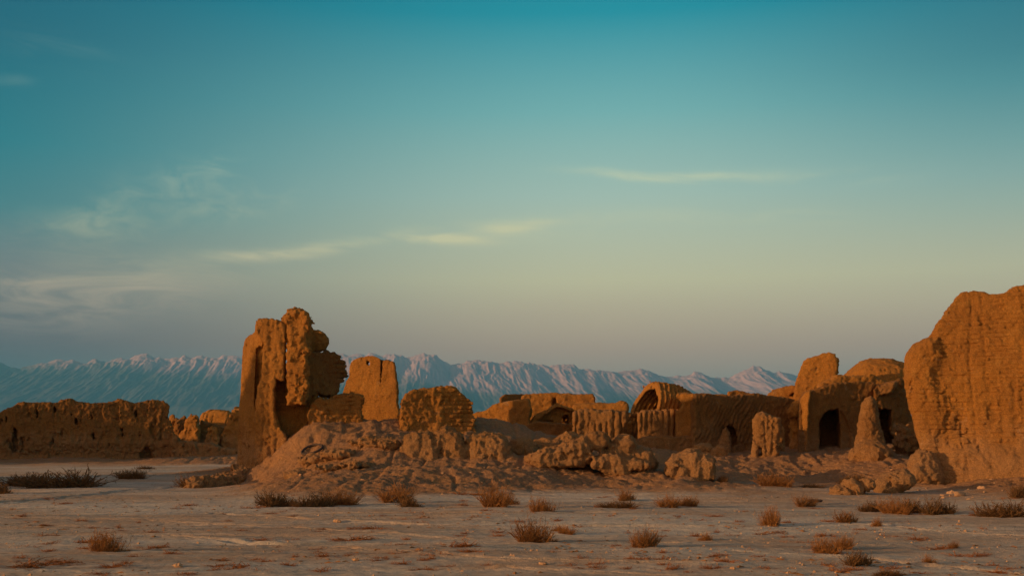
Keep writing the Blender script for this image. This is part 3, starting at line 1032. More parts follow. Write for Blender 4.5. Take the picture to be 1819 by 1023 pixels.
sculpt("door_jamb", Qd, M_CLAY, 0.04, mud(23.0, 0.03, 0.02, 0.02), corr)
frQ3 = Frame(1115, 51.2, 0)
Qb = slab(frQ3, k5((1225, 325), (1300, 340), (1380, 330), (1380, 372), (1330, 380), (1225, 360)), 0.9, 0.08)
sculpt("lintel", Qb, M_DARK, 0.04, mud(24.0, 0.03, 0.03, 0.02), corr)
Qk = slab(Frame(1115, 54.0, 0), k5((1180, 350), (1400, 350), (1400, 800), (1180, 800)), 0.5, 0.05)
sculpt("inner_wall", Qk, M_DARK, 0.06, mud(24.5, 0.03, 0.03, 0.02), corr)

# broken vault ("dome") built from leaning brick rings
vc = at(1165, 728, 53.0)
AXD = np.array([0.945, 0.327])          # axis runs back and to the right


def vault(x, y, z):
    a = (x - vc[0]) * AXD[0] + (y - vc[1]) * AXD[1]
    b = -(x - vc[0]) * AXD[1] + (y - vc[1]) * AXD[0]
    zz = z - (vc[2] - 0.15)
    lean = a - 0.30 * np.maximum(zz, 0)
    ro = 1.46 * np.sqrt(np.clip(1 - (np.maximum(lean + 0.35, 0) / 2.5) ** 2, 0.0, 1))
    rr = np.where(zz > 0, np.hypot(b, zz), np.abs(b))
    d = np.abs(rr - (ro - 0.12)) - 0.13
    d = np.maximum(d * 0.85, -(lean + 0.62))
    d = np.maximum(d, lean - 1.75)
    return np.maximum(d, -zz - 1.2)


vault.corners = [(vc[0] - 2.9, vc[1] - 2.9), (vc[0] + 3.2, vc[1] + 3.4)]
vault.z = (vc[2] - 1.6, vc[2] + 1.6)


def vault_noise(x, y, z):
    a = (x - vc[0]) * AXD[0] + (y - vc[1]) * AXD[1]
    zz = z - vc[2]
    ph = (a - 0.42 * zz + 0.05 * vnoise(x * 1.5, y * 1.5, z * 1.5)) / 0.23
    return mud(25.0, 0.03, 0.03, 0.02)(x, y, z) + -0.10 * (np.abs(np.sin(np.pi * ph)) - 0.6)


sculpt("broken_vault", vault, M_CLAY, 0.042, vault_noise,
       label="broken dome with ribbed brick rings and an open orange inside, above the corrugated wall", cat="ruined vault")

# plinth wall below the right ribs and the pale pier that leads to the long wall
frS0 = Frame(1185, 49.2, -4)
S0 = slab(frS0, k5((1330, 560), (1400, 535), (1690, 532), (1740, 530), (1850, 530), (1850, 900), (1300, 900)), 1.1, 0.12)
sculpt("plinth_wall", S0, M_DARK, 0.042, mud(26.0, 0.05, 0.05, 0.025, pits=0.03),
       label="plain brown wall footing below the right half of the corrugated wall", cat="ruined wall")
k6 = crop(1180, 660, 4.65)
frS = Frame(1215, 50.0, -24)
Ss = slab(frS, k6((98, 200), (110, 172), (170, 178), (215, 185), (262, 190), (262, 900), (85, 900), (95, 420), (95, 330), (128, 318), (160, 262), (130, 220)), 1.6, 0.12)
sculpt("corner_pier", Ss, M_CLAY, 0.042, mud(27.0, 0.05, 0.045, 0.02, pits=0.03),
       label="plain lighter corner pier between the broken dome and the long shaded wall", cat="ruined wall")

# ---------------------------------------------------------------- long shaded wall with an arched niche
frT = Frame(1320, 50, 24)
Ts = slab(frT, k6((232, 255), (258, 196), (350, 190), (430, 205), (520, 214), (620, 194), (740, 176), (830, 192), (920, 205), (1000, 208), (1075, 235), (1100, 300), (1110, 900), (232, 900)), 2.2, 0.2, lean=0.10, zref=2.5)
Tn = slab(frT, k6((488, 640), (490, 500), (500, 462), (530, 440), (560, 440), (590, 455), (612, 490), (616, 585), (600, 600)), 1.2, 0.05, off=-0.5)
Ts = cut(Ts, 0.06, Tn)
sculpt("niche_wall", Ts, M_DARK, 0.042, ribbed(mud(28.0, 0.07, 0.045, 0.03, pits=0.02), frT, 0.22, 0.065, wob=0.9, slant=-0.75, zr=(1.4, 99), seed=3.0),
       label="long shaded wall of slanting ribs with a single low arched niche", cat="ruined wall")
frU = Frame(1288, 48.3, -10)
Us = slab(frU, k6((482, 472), (510, 458), (530, 488), (545, 540), (549, 590), (560, 700), (440, 700), (452, 570), (468, 520)), 0.5, 0.12)
sculpt("standing_stone", Us, M_PALE, 0.03, mud(29.0, 0.04, 0.05, 0.03, crag=0.05),
       label="pale upright clay block leaning in front of the arched niche", cat="clay block")
# two clay blocks below
frV = Frame(1265, 45.6, -6)
V1 = slab(frV, k6((238, 640), (248, 602), (290, 590), (370, 594), (412, 612), (425, 700), (420, 900), (238, 900)), 1.0, 0.16, off=0.4)
V2 = slab(frV, k6((372, 700), (385, 640), (450, 606), (508, 614), (526, 650), (522, 760), (520, 900), (372, 900)), 0.9, 0.15)
sculpt("clay_block", V1, M_CLAY, 0.036, mud(30.0, 0.05, 0.05, 0.03, crag=0.04),
       label="low clay block at the left foot of the slanting-ribbed wall, half hidden by its neighbour", cat="clay block")
sculpt("clay_block", V2, M_CLAY, 0.036, mud(31.0, 0.05, 0.05, 0.03, crag=0.05),
       label="square-cornered clay block just behind the craggy boulder, below the niche wall", cat="clay block")
# eroded pillar
frW = Frame(1365, 44.6, -8)
Ws = slab(frW, k6((722, 640), (744, 560), (740, 470), (733, 395), (768, 346), (820, 330), (870, 350), (902, 368), (958, 388), (966, 440), (955, 520), (948, 600), (955, 680), (960, 900), (722, 900)), 0.95, 0.22)
Wh = slab(frW, k6((778, 690), (785, 620), (800, 635), (812, 690)), 1.6, 0.02, off=-0.4)
Ws = cut(Ws, 0.05, Wh)
sculpt("eroded_pillar", Ws, M_PALE, 0.032, mud(32.0, 0.10, 0.06, 0.030, pock=0.06, gullies=0.05),
       label="free-standing lumpy clay pillar with a small gap at its foot, in front of the long shaded wall", cat="ruined pillar")
frW2 = Frame(1394, 46.5, 10)
W2 = slab(frW2, k6((930, 450), (985, 448), (998, 470), (1002, 610), (1005, 900), (920, 900)), 0.9, 0.1)
sculpt("pillar_stub", W2, M_CLAY, 0.036, mud(33.0, 0.05, 0.05, 0.03, crag=0.04),
       label="smooth darker wall stub tucked behind the right side of the lumpy pillar", cat="ruined wall")
# skyline pieces
X1 = slab(Frame(1310, 61, 10), k6((526, 200), (528, 160), (600, 150), (645, 160), (692, 184), (700, 420), (526, 420)), 1.0, 0.08)
sculpt("roof_stub", X1, M_CLAY, 0.06, mud(34.0, 0.05, 0.04, 0.02),
       label="small stub of roof rising over the middle of the long shaded wall", cat="roof ruin")
X2 = slab(Frame(1390, 58, -18), k6((850, 215), (866, 186), (900, 160), (1000, 126), (1088, 116), (1150, 150), (1150, 600), (850, 600)), 1.6, 0.14)
X2c = slab(Frame(1390, 58, -18), k6((1040, 190), (1070, 170), (1085, 190), (1060, 198)), 1.0, 0.03, off=-0.3)
X2 = cut(X2, 0.04, X2c)
sculpt("sloping_wall", X2, M_CLAY, 0.055, mud(35.0, 0.06, 0.05, 0.03, crag=0.04),
       label="orange sloping wall top with a small dark hole, at the left foot of the square block on the skyline", cat="ruined wall")
X3 = slab(Frame(1260, 60, 0), k6((120, 190), (200, 178), (330, 186), (350, 190), (440, 190), (520, 196), (530, 500), (120, 500)), 1.4, 0.15)
sculpt("low_roof", X3, M_CLAY, 0.06, mud(36.0, 0.04, 0.04, 0.02),
       label="thin strip of pale roof showing over the left end of the long shaded wall", cat="roof ruin")
frX4 = Frame(1410, 48.2, -22)
X4 = join(0.08, slab(frX4, k6((1012, 330), (1022, 300), (1050, 268), (1110, 232), (1160, 240), (1150, 300), (1130, 370), (1085, 392), (1040, 372)), 0.7, 0.15),
          slab(frX4, k6((1040, 360), (1120, 340), (1120, 900), (1030, 900), (1040, 480)), 0.7, 0.12, off=0.5))
sculpt("hooked_wall", X4, M_CLAY, 0.036, mud(37.0, 0.06, 0.07, 0.03, crag=0.08),
       label="broken hook-shaped wall end between the long shaded wall and the arched house", cat="ruined wall")

# ---------------------------------------------------------------- craggy outcrop in the middle foreground
crx, cry, crz = at(1060, 855, 36.5)
frR = Frame(1060, 36.8, -2)
R1 = slab(frR, k5((505, 740), (530, 690), (600, 655), (700, 640), (760, 610), (830, 590), (960, 600), (1010, 700), (990, 790), (860, 815), (760, 812), (640, 820), (560, 800)), 1.7, 0.26, lean=-0.15)
R2 = slab(frR, k5((860, 580), (960, 520), (1010, 495), (1090, 505), (1125, 560), (1130, 610), (1060, 660), (820, 660), (760, 610)), 1.3, 0.22, off=0.25)
R3 = slab(frR, k5((1150, 620), (1200, 550), (1290, 532), (1345, 570), (1360, 620), (1480, 660), (1530, 760), (1500, 900), (1120, 900), (1060, 640)), 1.8, 0.28, off=0.4)
R4 = slab(frR, k5((980, 700), (1100, 660), (1250, 690), (1400, 705), (1465, 750), (1480, 800), (1420, 850), (1340, 850), (1290, 905), (1180, 895), (1060, 860), (960, 800)), 1.5, 0.26, off=-0.1, lean=-0.1)
R5 = slab(frR, k5((640, 860), (980, 860), (1380, 930), (1380, 1050), (640, 1050)), 1.0, 0.2, off=0.8)
Rs = join(0.16, R1, R2, R3, R4, R5)
sculpt("craggy_outcrop", Rs, M_PALE, 0.030, mud(41.0, 0.13, 0.04, 0.032, gullies=0.07, strata=0.015, streak=0.03, pock=0.04, under=(0.1, 0.75, 0.12)),
       label="wide craggy heap of collapsed wall with dark hollows under its lip, in the middle foreground", cat="collapsed wall")
frY = Frame(1226, 36.6, -12)
Y1 = slab(frY, k6((10, 800), (20, 750), (60, 705), (120, 672), (210, 652), (280, 660), (330, 680), (370, 690), (412, 742), (420, 820), (412, 880), (330, 910), (300, 1000), (40, 1000)), 1.5, 0.30)
sculpt("craggy_boulder", Y1, M_PALE, 0.029, mud(43.0, 0.11, 0.04, 0.030, gullies=0.08, strata=0.012, streak=0.04, pock=0.035),
       label="craggy boulder-like wall lump standing alone right of the wide craggy heap", cat="collapsed wall")

# ---------------------------------------------------------------- arched house, square block and dome on the right
k7 = crop(1390, 610, 3.526)
hh_ = at(1500, 795, 48)
house = empty("arched_house", (hh_[0], 48, 1.1), "roofless mud house with a black arched doorway and a square dark opening", "ruined house")
frCC = Frame(1480, 47.8, 15)
CC = slab(frCC, k7((105, 400), (110, 350), (140, 308), (180, 290), (260, 270), (330, 250), (400, 238), (470, 233), (560, 243), (600, 260), (605, 800), (100, 800)), 3.0, 0.09)
CCd = slab(frCC, k7((234, 760), (236, 480), (258, 442), (300, 410), (355, 412), (366, 470), (372, 560), (372, 760)), 2.6, 0.04, off=-0.4)
CCj = slab(frCC, k7((355, 760), (358, 430), (372, 420), (400, 470), (430, 560), (432, 760)), 0.45, 0.03, off=-0.35)
CC = cut(CC, 0.05, CCd, CCj)
zc = frCC.pix(300, 0)[1]
zr_top = frCC.pix(1390 + 400 / 3.526, 610 + 345 / 3.526)[1]
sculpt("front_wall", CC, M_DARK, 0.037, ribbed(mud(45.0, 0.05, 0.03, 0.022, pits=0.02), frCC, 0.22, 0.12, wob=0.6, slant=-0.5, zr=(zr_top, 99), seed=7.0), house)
frCL = Frame(1427, 47.4, -48)
CL = slab(frCL, k7((104, 420), (112, 345), (142, 306), (175, 296), (160, 400), (165, 520), (160, 800), (100, 800)), 0.55, 0.08)
sculpt("end_pier", CL, M_CLAY, 0.035, mud(46.0, 0.05, 0.04, 0.02), house)
frDD = Frame(1590, 48.4, 26)
DD = slab(frDD, k7((575, 290), (592, 262), (660, 240), (758, 220), (775, 240), (782, 380), (842, 520), (850, 800), (580, 800)), 2.2, 0.10)
DDw = slab(frDD, k7((598, 600), (598, 405), (688, 405), (692, 560), (735, 600), (735, 700), (600, 700)), 1.7, 0.03, off=-0.4)
DD = cut(DD, 0.05, DDw)
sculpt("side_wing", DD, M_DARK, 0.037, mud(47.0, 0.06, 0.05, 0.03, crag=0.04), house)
frDT = Frame(1577, 48.0, -10)
DT = slab(frDT, k7((585, 300), (590, 265), (660, 240), (700, 235), (730, 232), (690, 300), (640, 330), (590, 335)), 0.6, 0.1, off=-0.15)
sculpt("wing_cap", DT, M_PALE, 0.037, ribbed(mud(48.0, 0.05, 0.05, 0.03), frDT, 0.2, 0.06, slant=-0.5), house)
roofp = slab(Frame(1480, 50.5, 5), k7((230, 260), (300, 215), (340, 196), (420, 205), (520, 200), (560, 195), (640, 230), (700, 260), (700, 600), (230, 600)), 2.5, 0.16)
sculpt("vault_roof", roofp, M_CLAY, 0.045, mud(49.0, 0.05, 0.06, 0.03, crag=0.04), house)

frAA = Frame(1455, 56.5, -22)
AA = slab(frAA, k7((60, 420), (80, 255), (98, 190), (132, 112), (180, 92), (230, 80), (290, 62), (322, 74), (326, 90), (345, 95), (340, 200), (330, 520), (60, 520)), 1.5, 0.09)
sculpt("square_block", AA, M_BRICK, 0.046, mud(51.0, 0.06, 0.05, 0.03, brick=0.03, course=0.13),
       label="high square-topped brick block on the skyline, left of the smooth dome", cat="ruined wall")
dm = at(1574, 682, 60.5)
DM = ell((dm[0], dm[1] + 0.8, dm[2] - 0.15), (2.15, 2.2, 1.62))
DMb = slab(Frame(1574, 59.5, 0), k7((440, 215), (800, 205), (800, 500), (440, 500)), 3.0, 0.3)
sculpt("dome", join(0.15, DM, DMb), M_BRICK, 0.055, mud(52.0, 0.05, 0.04, 0.025, brick=0.02),
       label="smooth low brick dome on the skyline between the square block and the huge right wall", cat="dome")
frEE = Frame(1549, 43.2, -14)
EE = slab(frEE, k7((440, 760), (462, 650), (470, 590), (478, 520), (490, 450), (500, 372), (522, 344), (550, 325), (580, 342), (586, 430), (602, 540), (640, 620), (652, 720), (650, 900), (430, 900)), 0.95, 0.30)
EEb = ell(at(1549, 812, 42.8), (0.78, 0.75, 0.62))
sculpt("clay_spire", join(0.2, EE, EEb), M_PALE, 0.031, mud(53.0, 0.09, 0.035, 0.024, pock=0.03, gullies=0.03),
       label="pointed clay spire flaring to a wide base, in front of the arched house", cat="ruined pillar")
rb = at(1613, 775, 44.5)
RB = join(0.05, ell(at(1608, 772, 44.5), (0.42, 0.4, 0.40)), ell(at(1622, 782, 44.3), (0.36, 0.35, 0.38)), ell(at(1600, 786, 44.2), (0.3, 0.3, 0.3)), ell(at(1616, 765, 44.8), (0.3, 0.3, 0.28)), ell(at(1612, 795, 44.4), (0.6, 0.4, 0.3)))
sculpt("rubble_heap", RB, M_PALE, 0.030, mud(54.0, 0.05, 0.06, 0.05, crag=0.05, clod=0.18, csize=0.26),
       label="knobbly heap of clods between the square dark opening and the huge right wall", cat="rubble heap")

# ---------------------------------------------------------------- huge wall at the right edge
k8 = crop(1530, 490, 2.325)
frJJ = Frame(1720, 36.6, -20)
JJ1 = slab(frJJ, k8((180, 420), (184, 340), (192, 308), (212, 284), (240, 266), (275, 250), (290, 222), (318, 172), (350, 120), (388, 76), (415, 55), (440, 56), (470, 48), (510, 50), (530, 62), (570, 63), (600, 55), (612, 42), (650, 32), (740, 18), (1000, -20), (1200, 40), (1250, 300), (1250, 1100), (200, 1100), (275, 900), (262, 760), (238, 660), (225, 600), (205, 540), (188, 470)), 2.3, 0.14, lean=0.07, zref=0.5)
buttL = slab(frJJ, k8((186, 420), (190, 320), (222, 284), (270, 262), (310, 260), (330, 330), (300, 420), (345, 520), (350, 620), (330, 1100), (250, 1100), (262, 760), (238, 660), (205, 540)), 1.3, 0.3, off=-0.04)
toe = slab(frJJ, k8((250, 1100), (290, 760), (350, 700), (430, 690), (560, 705), (700, 720), (1000, 700), (1300, 720), (1300, 1100)), 1.4, 0.5, off=-0.38, lean=0.25, zref=0.9)
hol = slab(frJJ, k8((345, 300), (375, 250), (410, 300), (400, 420), (430, 560), (420, 650), (390, 640), (395, 520), (360, 440), (365, 360)), 0.40, 0.10, off=-0.22)
hol2 = slab(frJJ, k8((560, 190), (585, 180), (600, 240), (570, 275), (550, 230)), 0.4, 0.08, off=-0.25)
hol3 = slab(frJJ, k8((535, 530), (555, 525), (560, 600), (540, 610), (530, 570)), 0.4, 0.06, off=-0.22)
JJ = cut(join(0.3, JJ1, buttL, toe), 0.14, hol, hol2, hol3)
sculpt("great_wall_ruin", JJ, M_BRICK, 0.031, mud(55.0, 0.05, 0.020, 0.018, brick=0.042, course=0.15, pits=0.04, gullies=0.035, pock=0.035),
       label="huge weathered wall with a curved left shoulder, filling the right edge", cat="ruined wall")

# boulders at its foot
sculpt("boulder", join(0.1, ell(at(1640, 826, 36.7), (0.50, 0.45, 0.55)), ell(at(1646, 845, 36.4), (0.52, 0.4, 0.42)), ell(at(1630, 842, 36.3), (0.32, 0.35, 0.32))),
       M_PALE, 0.028, mud(61.0, 0.05, 0.04, 0.025, clod=0.07, csize=0.4),
       label="upright clay boulder leaning against the foot of the huge right wall", cat="boulder", group="boulders below the huge wall")
sculpt("boulder", slab(Frame(1588, 32.6, -16), k7((572, 890), (582, 870), (622, 838), (700, 800), (762, 794), (812, 830), (826, 870), (790, 905), (745, 930), (690, 960), (640, 990), (590, 950)), 0.95, 0.22),
       M_PALE, 0.024, mud(62.0, 0.05, 0.03, 0.02, clod=0.08, csize=0.5),
       label="largest boulder, long and rounded, lying on the flat in front of the clay spire", cat="boulder", group="boulders below the huge wall")
for (cxp, cyp, rx, rz_, lab) in ((368, 950, .30, .26, "leftmost of the small knobbly rocks left of the largest boulder"),
                                 (440, 912, .27, .34, "upright knobbly rock in the small group left of the largest boulder"),
                                 (540, 888, .22, .20, "small dark-sided rock touching the left end of the largest boulder"),
                                 (452, 958, .22, .18, "low front rock at the base of the small knobbly group")):
    p = at(1390 + cxp / 3.526, 610 + cyp / 3.526, 32.0)
    sculpt("boulder", ell((p[0], 32.0, p[2]), (rx, 0.28, rz_)), M_PALE, 0.022, mud(63.0 + cxp * 0.01, 0.05, 0.06, 0.03, crag=0.09), label=lab, cat="rock", group="knobbly rocks by the largest boulder")

# ---------------------------------------------------------------- long wall at the left
k1 = crop(0, 600, 3.653)
frKK = Frame(160, 79.5, 13)
KK = slab(frKK, k1((-900, 470), (-700, 500), (-400, 470), (-200, 500), (-50, 487), (0, 478), (60, 455), (90, 446), (120, 425), (150, 414), (200, 418), (300, 416), (370, 420), (398, 400), (460, 392), (500, 414), (600, 424), (700, 420), (748, 412), (770, 392), (830, 408), (870, 424), (920, 415), (990, 401), (1050, 404), (1090, 424), (1104, 440), (1100, 500), (1128, 600), (1140, 660), (1200, 700), (1215, 900), (-900, 900)), 2.4, 0.08)
holes = [slab(frKK, k1(*[(cx + a * s, cy + b * s * 1.6) for a, b in ((-8, -16), (0, -22), (7, -10), (8, 12), (0, 20), (-7, 10))]), 1.2, 0.0, off=-0.4)
         for cx, cy, s in ((98, 640, 2.0), (42, 520, .8), (242, 500, 1.0), (592, 500, .9), (495, 545, .7), (880, 490, .9), (793, 615, .8), (345, 668, .7), (608, 636, .8), (905, 620, .6), (355, 470, .7), (720, 606, .6), (555, 570, .5), (950, 745, 1.0))]
KK = cut(KK, 0.05, *holes)
zb = frKK.pix(150, 815)[1]
sculpt("long_wall", KK, M_DARK, 0.07, mud(71.0, 0.04, 0.03, 0.05, pits=0.24, gullies=0.05, crag=0.02, pock=0.10, clod=0.05, csize=0.4, under=(zb - 0.1, zb + 1.1, 0.65)),
       label="long jagged-topped mud wall with gouges and an undercut base, at the far left", cat="ruined wall")

# rubble ruins between the long wall and the tower
k2 = crop(290, 620, 3.9375)
frLL = Frame(382, 92, -14)
LL = slab(frLL, k2((255, 490), (262, 460), (275, 442), (312, 427), (380, 424), (450, 431), (468, 446), (462, 900), (255, 900)), 2.5, 0.45)
sculpt("ribbed_vault", LL, M_CLAY, 0.08, ribbed(mud(72.0, 0.06, 0.05, 0.03), frLL, 0.45, 0.12, slant=-0.2),
       label="small far vault with curved ribs, between the long left wall and the tower", cat="ruined vault")
for (pts, Y, yaw, th, lab) in (
    (((40, 470), (55, 460), (85, 478), (102, 492), (90, 900), (35, 900)), 90, -20, 1.0, "small wedge of orange wall right behind the end of the long left wall"),
    (((75, 560), (100, 510), (150, 476), (175, 500), (170, 900), (75, 900)), 89, 18, 1.0, "shaded far wall lump next to the end of the long left wall"),
    (((105, 600), (140, 565), (155, 500), (190, 460), (225, 462), (245, 490), (248, 560), (243, 640), (243, 900), (105, 900)), 87, -22, 1.4, "rounded orange far wall lump left of the small ribbed vault"),
    (((240, 560), (270, 500), (350, 520), (455, 540), (455, 900), (240, 900)), 88, 20, 1.2, "shaded far wall right below the small ribbed vault"),
    (((283, 650), (310, 570), (340, 545), (375, 560), (385, 640), (385, 900), (275, 900)), 84, -25, 1.0, "steep orange slab standing in front of the small ribbed vault"),
    (((410, 600), (440, 530), (455, 470), (480, 425), (505, 408), (545, 404), (560, 900), (405, 900)), 84, -12, 1.5, "tall far wall remnant just left of the tower's foot"),
    (((60, 590), (120, 640), (230, 655), (340, 662), (430, 690), (520, 700), (520, 900), (40, 900)), 80, -2, 1.2, "low dark rubble bank joining the long left wall to the tower"),
):
    sculpt("ruined_wall", slab(Frame(290 + pts[0][0] / 3.94, Y, yaw), k2(*pts), th, 0.25), M_CLAY if 'shaded' not in lab and 'dark' not in lab else M_DARK, 0.07,  # pieces out of the sun get the darker mud, shade in its colour
           mud(73.0 + Y + yaw, 0.12, 0.10, 0.06, crag=0.10, clod=0.12, csize=0.5), label=lab, cat="ruined wall", group="far ruins between the long wall and the tower")

# clod heap at the tower's foot
rs = np.random.default_rng(5)
cl = []
for i in range(26):
    t = rs.uniform(0, 1)
    p = at(340 + 85 * t + rs.uniform(-8, 8), 868 - 22 * t, 38.5 + 2.5 * t + rs.uniform(-.6, .6))
    r = rs.uniform(0.16, 0.36)
    cl.append(ell((p[0], p[1], gz(p[0], p[1]) + r * 0.4), (r * 1.3, r, r * 0.8), rs.uniform(0, 90)))
sculpt("rubble_heap", join(0.05, *cl), M_DARK, 0.032, mud(90.0, 0.04, 0.06, 0.05, crag=0.05, clod=0.14, csize=0.24),
       label="dark heap of fallen clods at the left foot of the tower", cat="rubble heap")

def plan_frame(x, y, yaw):
    fr = Frame.__new__(Frame)
    fr.x0, fr.y0 = x, y
    a = R(yaw)
    fr.T = (math.cos(a), math.sin(a)); fr.N = (math.sin(a), -math.cos(a))
    return fr


w1 = slab(plan_frame(-29.5, 36.0, 84), [(-3.4, -0.5), (-3.3, 2.6), (-2.4, 3.0), (-1.6, 3.5), (-1.25, 7.2), (-1.0, 8.2), (-0.6, 7.4), (0.0, 6.5), (0.6, 5.9), (2.2, 5.4), (4.5, 5.9), (7.0, 5.2), (9.5, 5.4), (9.8, -0.5)], 1.4, 0.2, side=0, plan=True)  # out-of-frame wall, top edge shaped to throw the tower's diagonal shadow
sculpt("shade_wall", w1, M_CLAY, 0.10, mud(91.0, 0.10, 0.08, 0.04, crag=0.06),
       label="unseen tall broken wall added west of the tower to shade it", cat="ruined wall")
w2 = slab(plan_frame(-45.0, 72.0, 88), [(-6, -0.5), (-5.8, 4.2), (-3.5, 5.6), (-1.5, 6.2), (0.5, 5.9), (1.5, 5.2), (3.2, 5.4), (5.0, 5.0), (7.5, 4.9), (9.0, 4.4), (9.2, -0.5)], 1.4, 0.2, side=0, plan=True)  # second out-of-frame wall, added to keep the long wall in shade
sculpt("shade_wall", w2, M_CLAY, 0.12, mud(92.0, 0.12, 0.08, 0.04, crag=0.06),
       label="unseen long broken wall added beyond the left end of the gouged wall to shade it", cat="ruined wall")
print("ruins done", time.time() - T_START)

# ----------------------------------------------------------------------------
# mountains
# ----------------------------------------------------------------------------
MD = 21000.0
prof = [(-700, 640), (-400, 655), (-200, 628), (-60, 640), (0, 641), (15, 652), (35, 654), (60, 650), (75, 645), (100, 640), (125, 640), (150, 645), (170, 640), (200, 640),
        (235, 634), (250, 630), (262, 629), (275, 634), (310, 636), (345, 634), (375, 635), (410, 633), (430, 634), (470, 640), (530, 634), (590, 632), (612, 630), (650, 630),
        (690, 630), (705, 628), (720, 636), (740, 632), (755, 629), (770, 631), (785, 638), (800, 646), (815, 643), (830, 640), (860, 641), (900, 643), (950, 646), (985, 650), (1020, 650),
        (1045, 655), (1075, 658), (1100, 658), (1140, 656), (1160, 663), (1185, 669), (1210, 667), (1240, 661), (1260, 668), (1280, 674), (1300, 668), (1325, 655), (1337, 651), (1350, 654), (1370, 661), (1385, 658),
        (1410, 666), (1450, 676), (1500, 672), (1560, 668), (1620, 675), (1700, 665), (1800, 672), (2000, 660), (2300, 670), (2700, 655)]
pxs = np.array([p[0] for p in prof], float); pys = np.array([p[1] for p in prof], float)
kx = np.array([at(a, b, MD)[0] for a, b in prof]); kz = np.array([at(a, b, MD)[2] for a, b in prof])
mx = np.linspace(kx[0], kx[-1], 2600)
mt = np.concatenate([-np.linspace(1.0, 0, 220) ** 1.4, np.linspace(0, 1, 40)[1:]])   # -1 foot, 0 crest, +1 behind
MX, MT = np.meshgrid(mx, mt, indexing='ij')
MY = MD + MT * 4600
crest = np.interp(MX, kx, kz)
z0 = np.zeros_like(MX)
tt = -np.clip(MT, -1, 0)
base = crest * (1 - 0.78 * tt ** 0.75)
base = np.where(MT > 0, crest * (1 - 0.6 * MT), base)
base = base * np.clip((1 - tt) / 0.18, 0, 1) ** 0.7
sl_ = MX - 450 * tt                 # spurs slant down to the right
fl1 = np.abs(fbm(sl_, MY * 0.10, z0, 420, 2, 0.55, 3.0))
fl2 = np.abs(fbm(sl_, MY * 0.12, z0, 150, 3, 0.65, 8.0))
bg = fbm(MX, MY, z0, 2600, 2, 0.5, 1.0)
dp = np.clip(tt / 0.045, 0.05, 1)
MZ = base + (dp * (56 * (0.36 - fl1) + 38 * (0.33 - fl2)) + 60 * bg * np.clip(tt / 0.3, 0, 1) + 38 * np.clip(1 - np.abs(MT) / 0.12, 0, 1) * fbm(MX, MY, z0, 170, 3, 0.6, 4.0)) * np.clip((1 - tt) / 0.3, 0, 1) * (crest / 1500)
MZ = np.where(MT > 0.15, base, MZ)
MZ[:, 0] = -5; MZ[:, -1] = np.minimum(MZ[:, -1], 200)
idx = np.arange(MX.size).reshape(MX.shape)
Q = np.stack([idx[:-1, :-1], idx[1:, :-1], idx[1:, 1:], idx[:-1, 1:]], -1).reshape(-1, 4)
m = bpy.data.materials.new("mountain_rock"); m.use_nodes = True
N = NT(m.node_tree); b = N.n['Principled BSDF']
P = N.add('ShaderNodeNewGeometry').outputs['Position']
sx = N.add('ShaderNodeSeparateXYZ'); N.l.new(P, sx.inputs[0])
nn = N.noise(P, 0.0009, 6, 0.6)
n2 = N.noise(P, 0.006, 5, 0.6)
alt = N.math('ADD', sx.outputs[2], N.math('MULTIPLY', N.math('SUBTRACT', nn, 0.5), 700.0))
alt = N.math('ADD', alt, N.math('MULTIPLY', N.math('MINIMUM', sx.outputs[0], 1500.0), 0.072))  # painted shade reaches higher up the slopes towards the left
lit_snow = N.mapr(alt, 640, 1010, 0.0, 1.0, smooth=True)  # snow tone, with sunlit crest and shaded lower slopes painted into the colour
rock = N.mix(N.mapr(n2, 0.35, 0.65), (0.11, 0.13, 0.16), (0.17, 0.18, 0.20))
col = N.mix(lit_snow, rock, N.mix(N.mapr(n2, 0.3, 0.7), (0.54, 0.38, 0.43), (0.64, 0.46, 0.51)))
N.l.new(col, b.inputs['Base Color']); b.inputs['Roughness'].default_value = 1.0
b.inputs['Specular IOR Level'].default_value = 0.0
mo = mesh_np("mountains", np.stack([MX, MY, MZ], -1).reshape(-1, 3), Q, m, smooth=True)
tag(mo, kind='structure')

# ----------------------------------------------------------------------------
# shrubs
# ----------------------------------------------------------------------------
def shrub_mat(name, a, b2):
    m = bpy.data.materials.new(name); m.use_nodes = True
    N = NT(m.node_tree); b = N.n['Principled BSDF']
    P = N.add('ShaderNodeNewGeometry').outputs['Position']
    oi = N.add('ShaderNodeObjectInfo')
    col = N.mix(N.mapr(N.noise(P, 9.0, 3), 0.35, 0.65), a, b2)
    col = N.mix(N.mapr(oi.outputs['Random'], 0, 1, 0.0, 0.35), col, tuple(x * 0.55 for x in a))
    N.l.new(col, b.inputs['Base Color']); b.inputs['Roughness'].default_value = 0.9
    b.inputs['Specular IOR Level'].default_value = 0.1
    return m


M_SH1 = shrub_mat("dry_twigs", (0.40, 0.19, 0.060), (0.27, 0.125, 0.042))
M_SH3 = shrub_mat("rust_twigs", (0.42, 0.165, 0.05), (0.30, 0.12, 0.04))
M_SH2 = shrub_mat("dark_twigs", (0.23, 0.12, 0.048), (0.13, 0.08, 0.035))


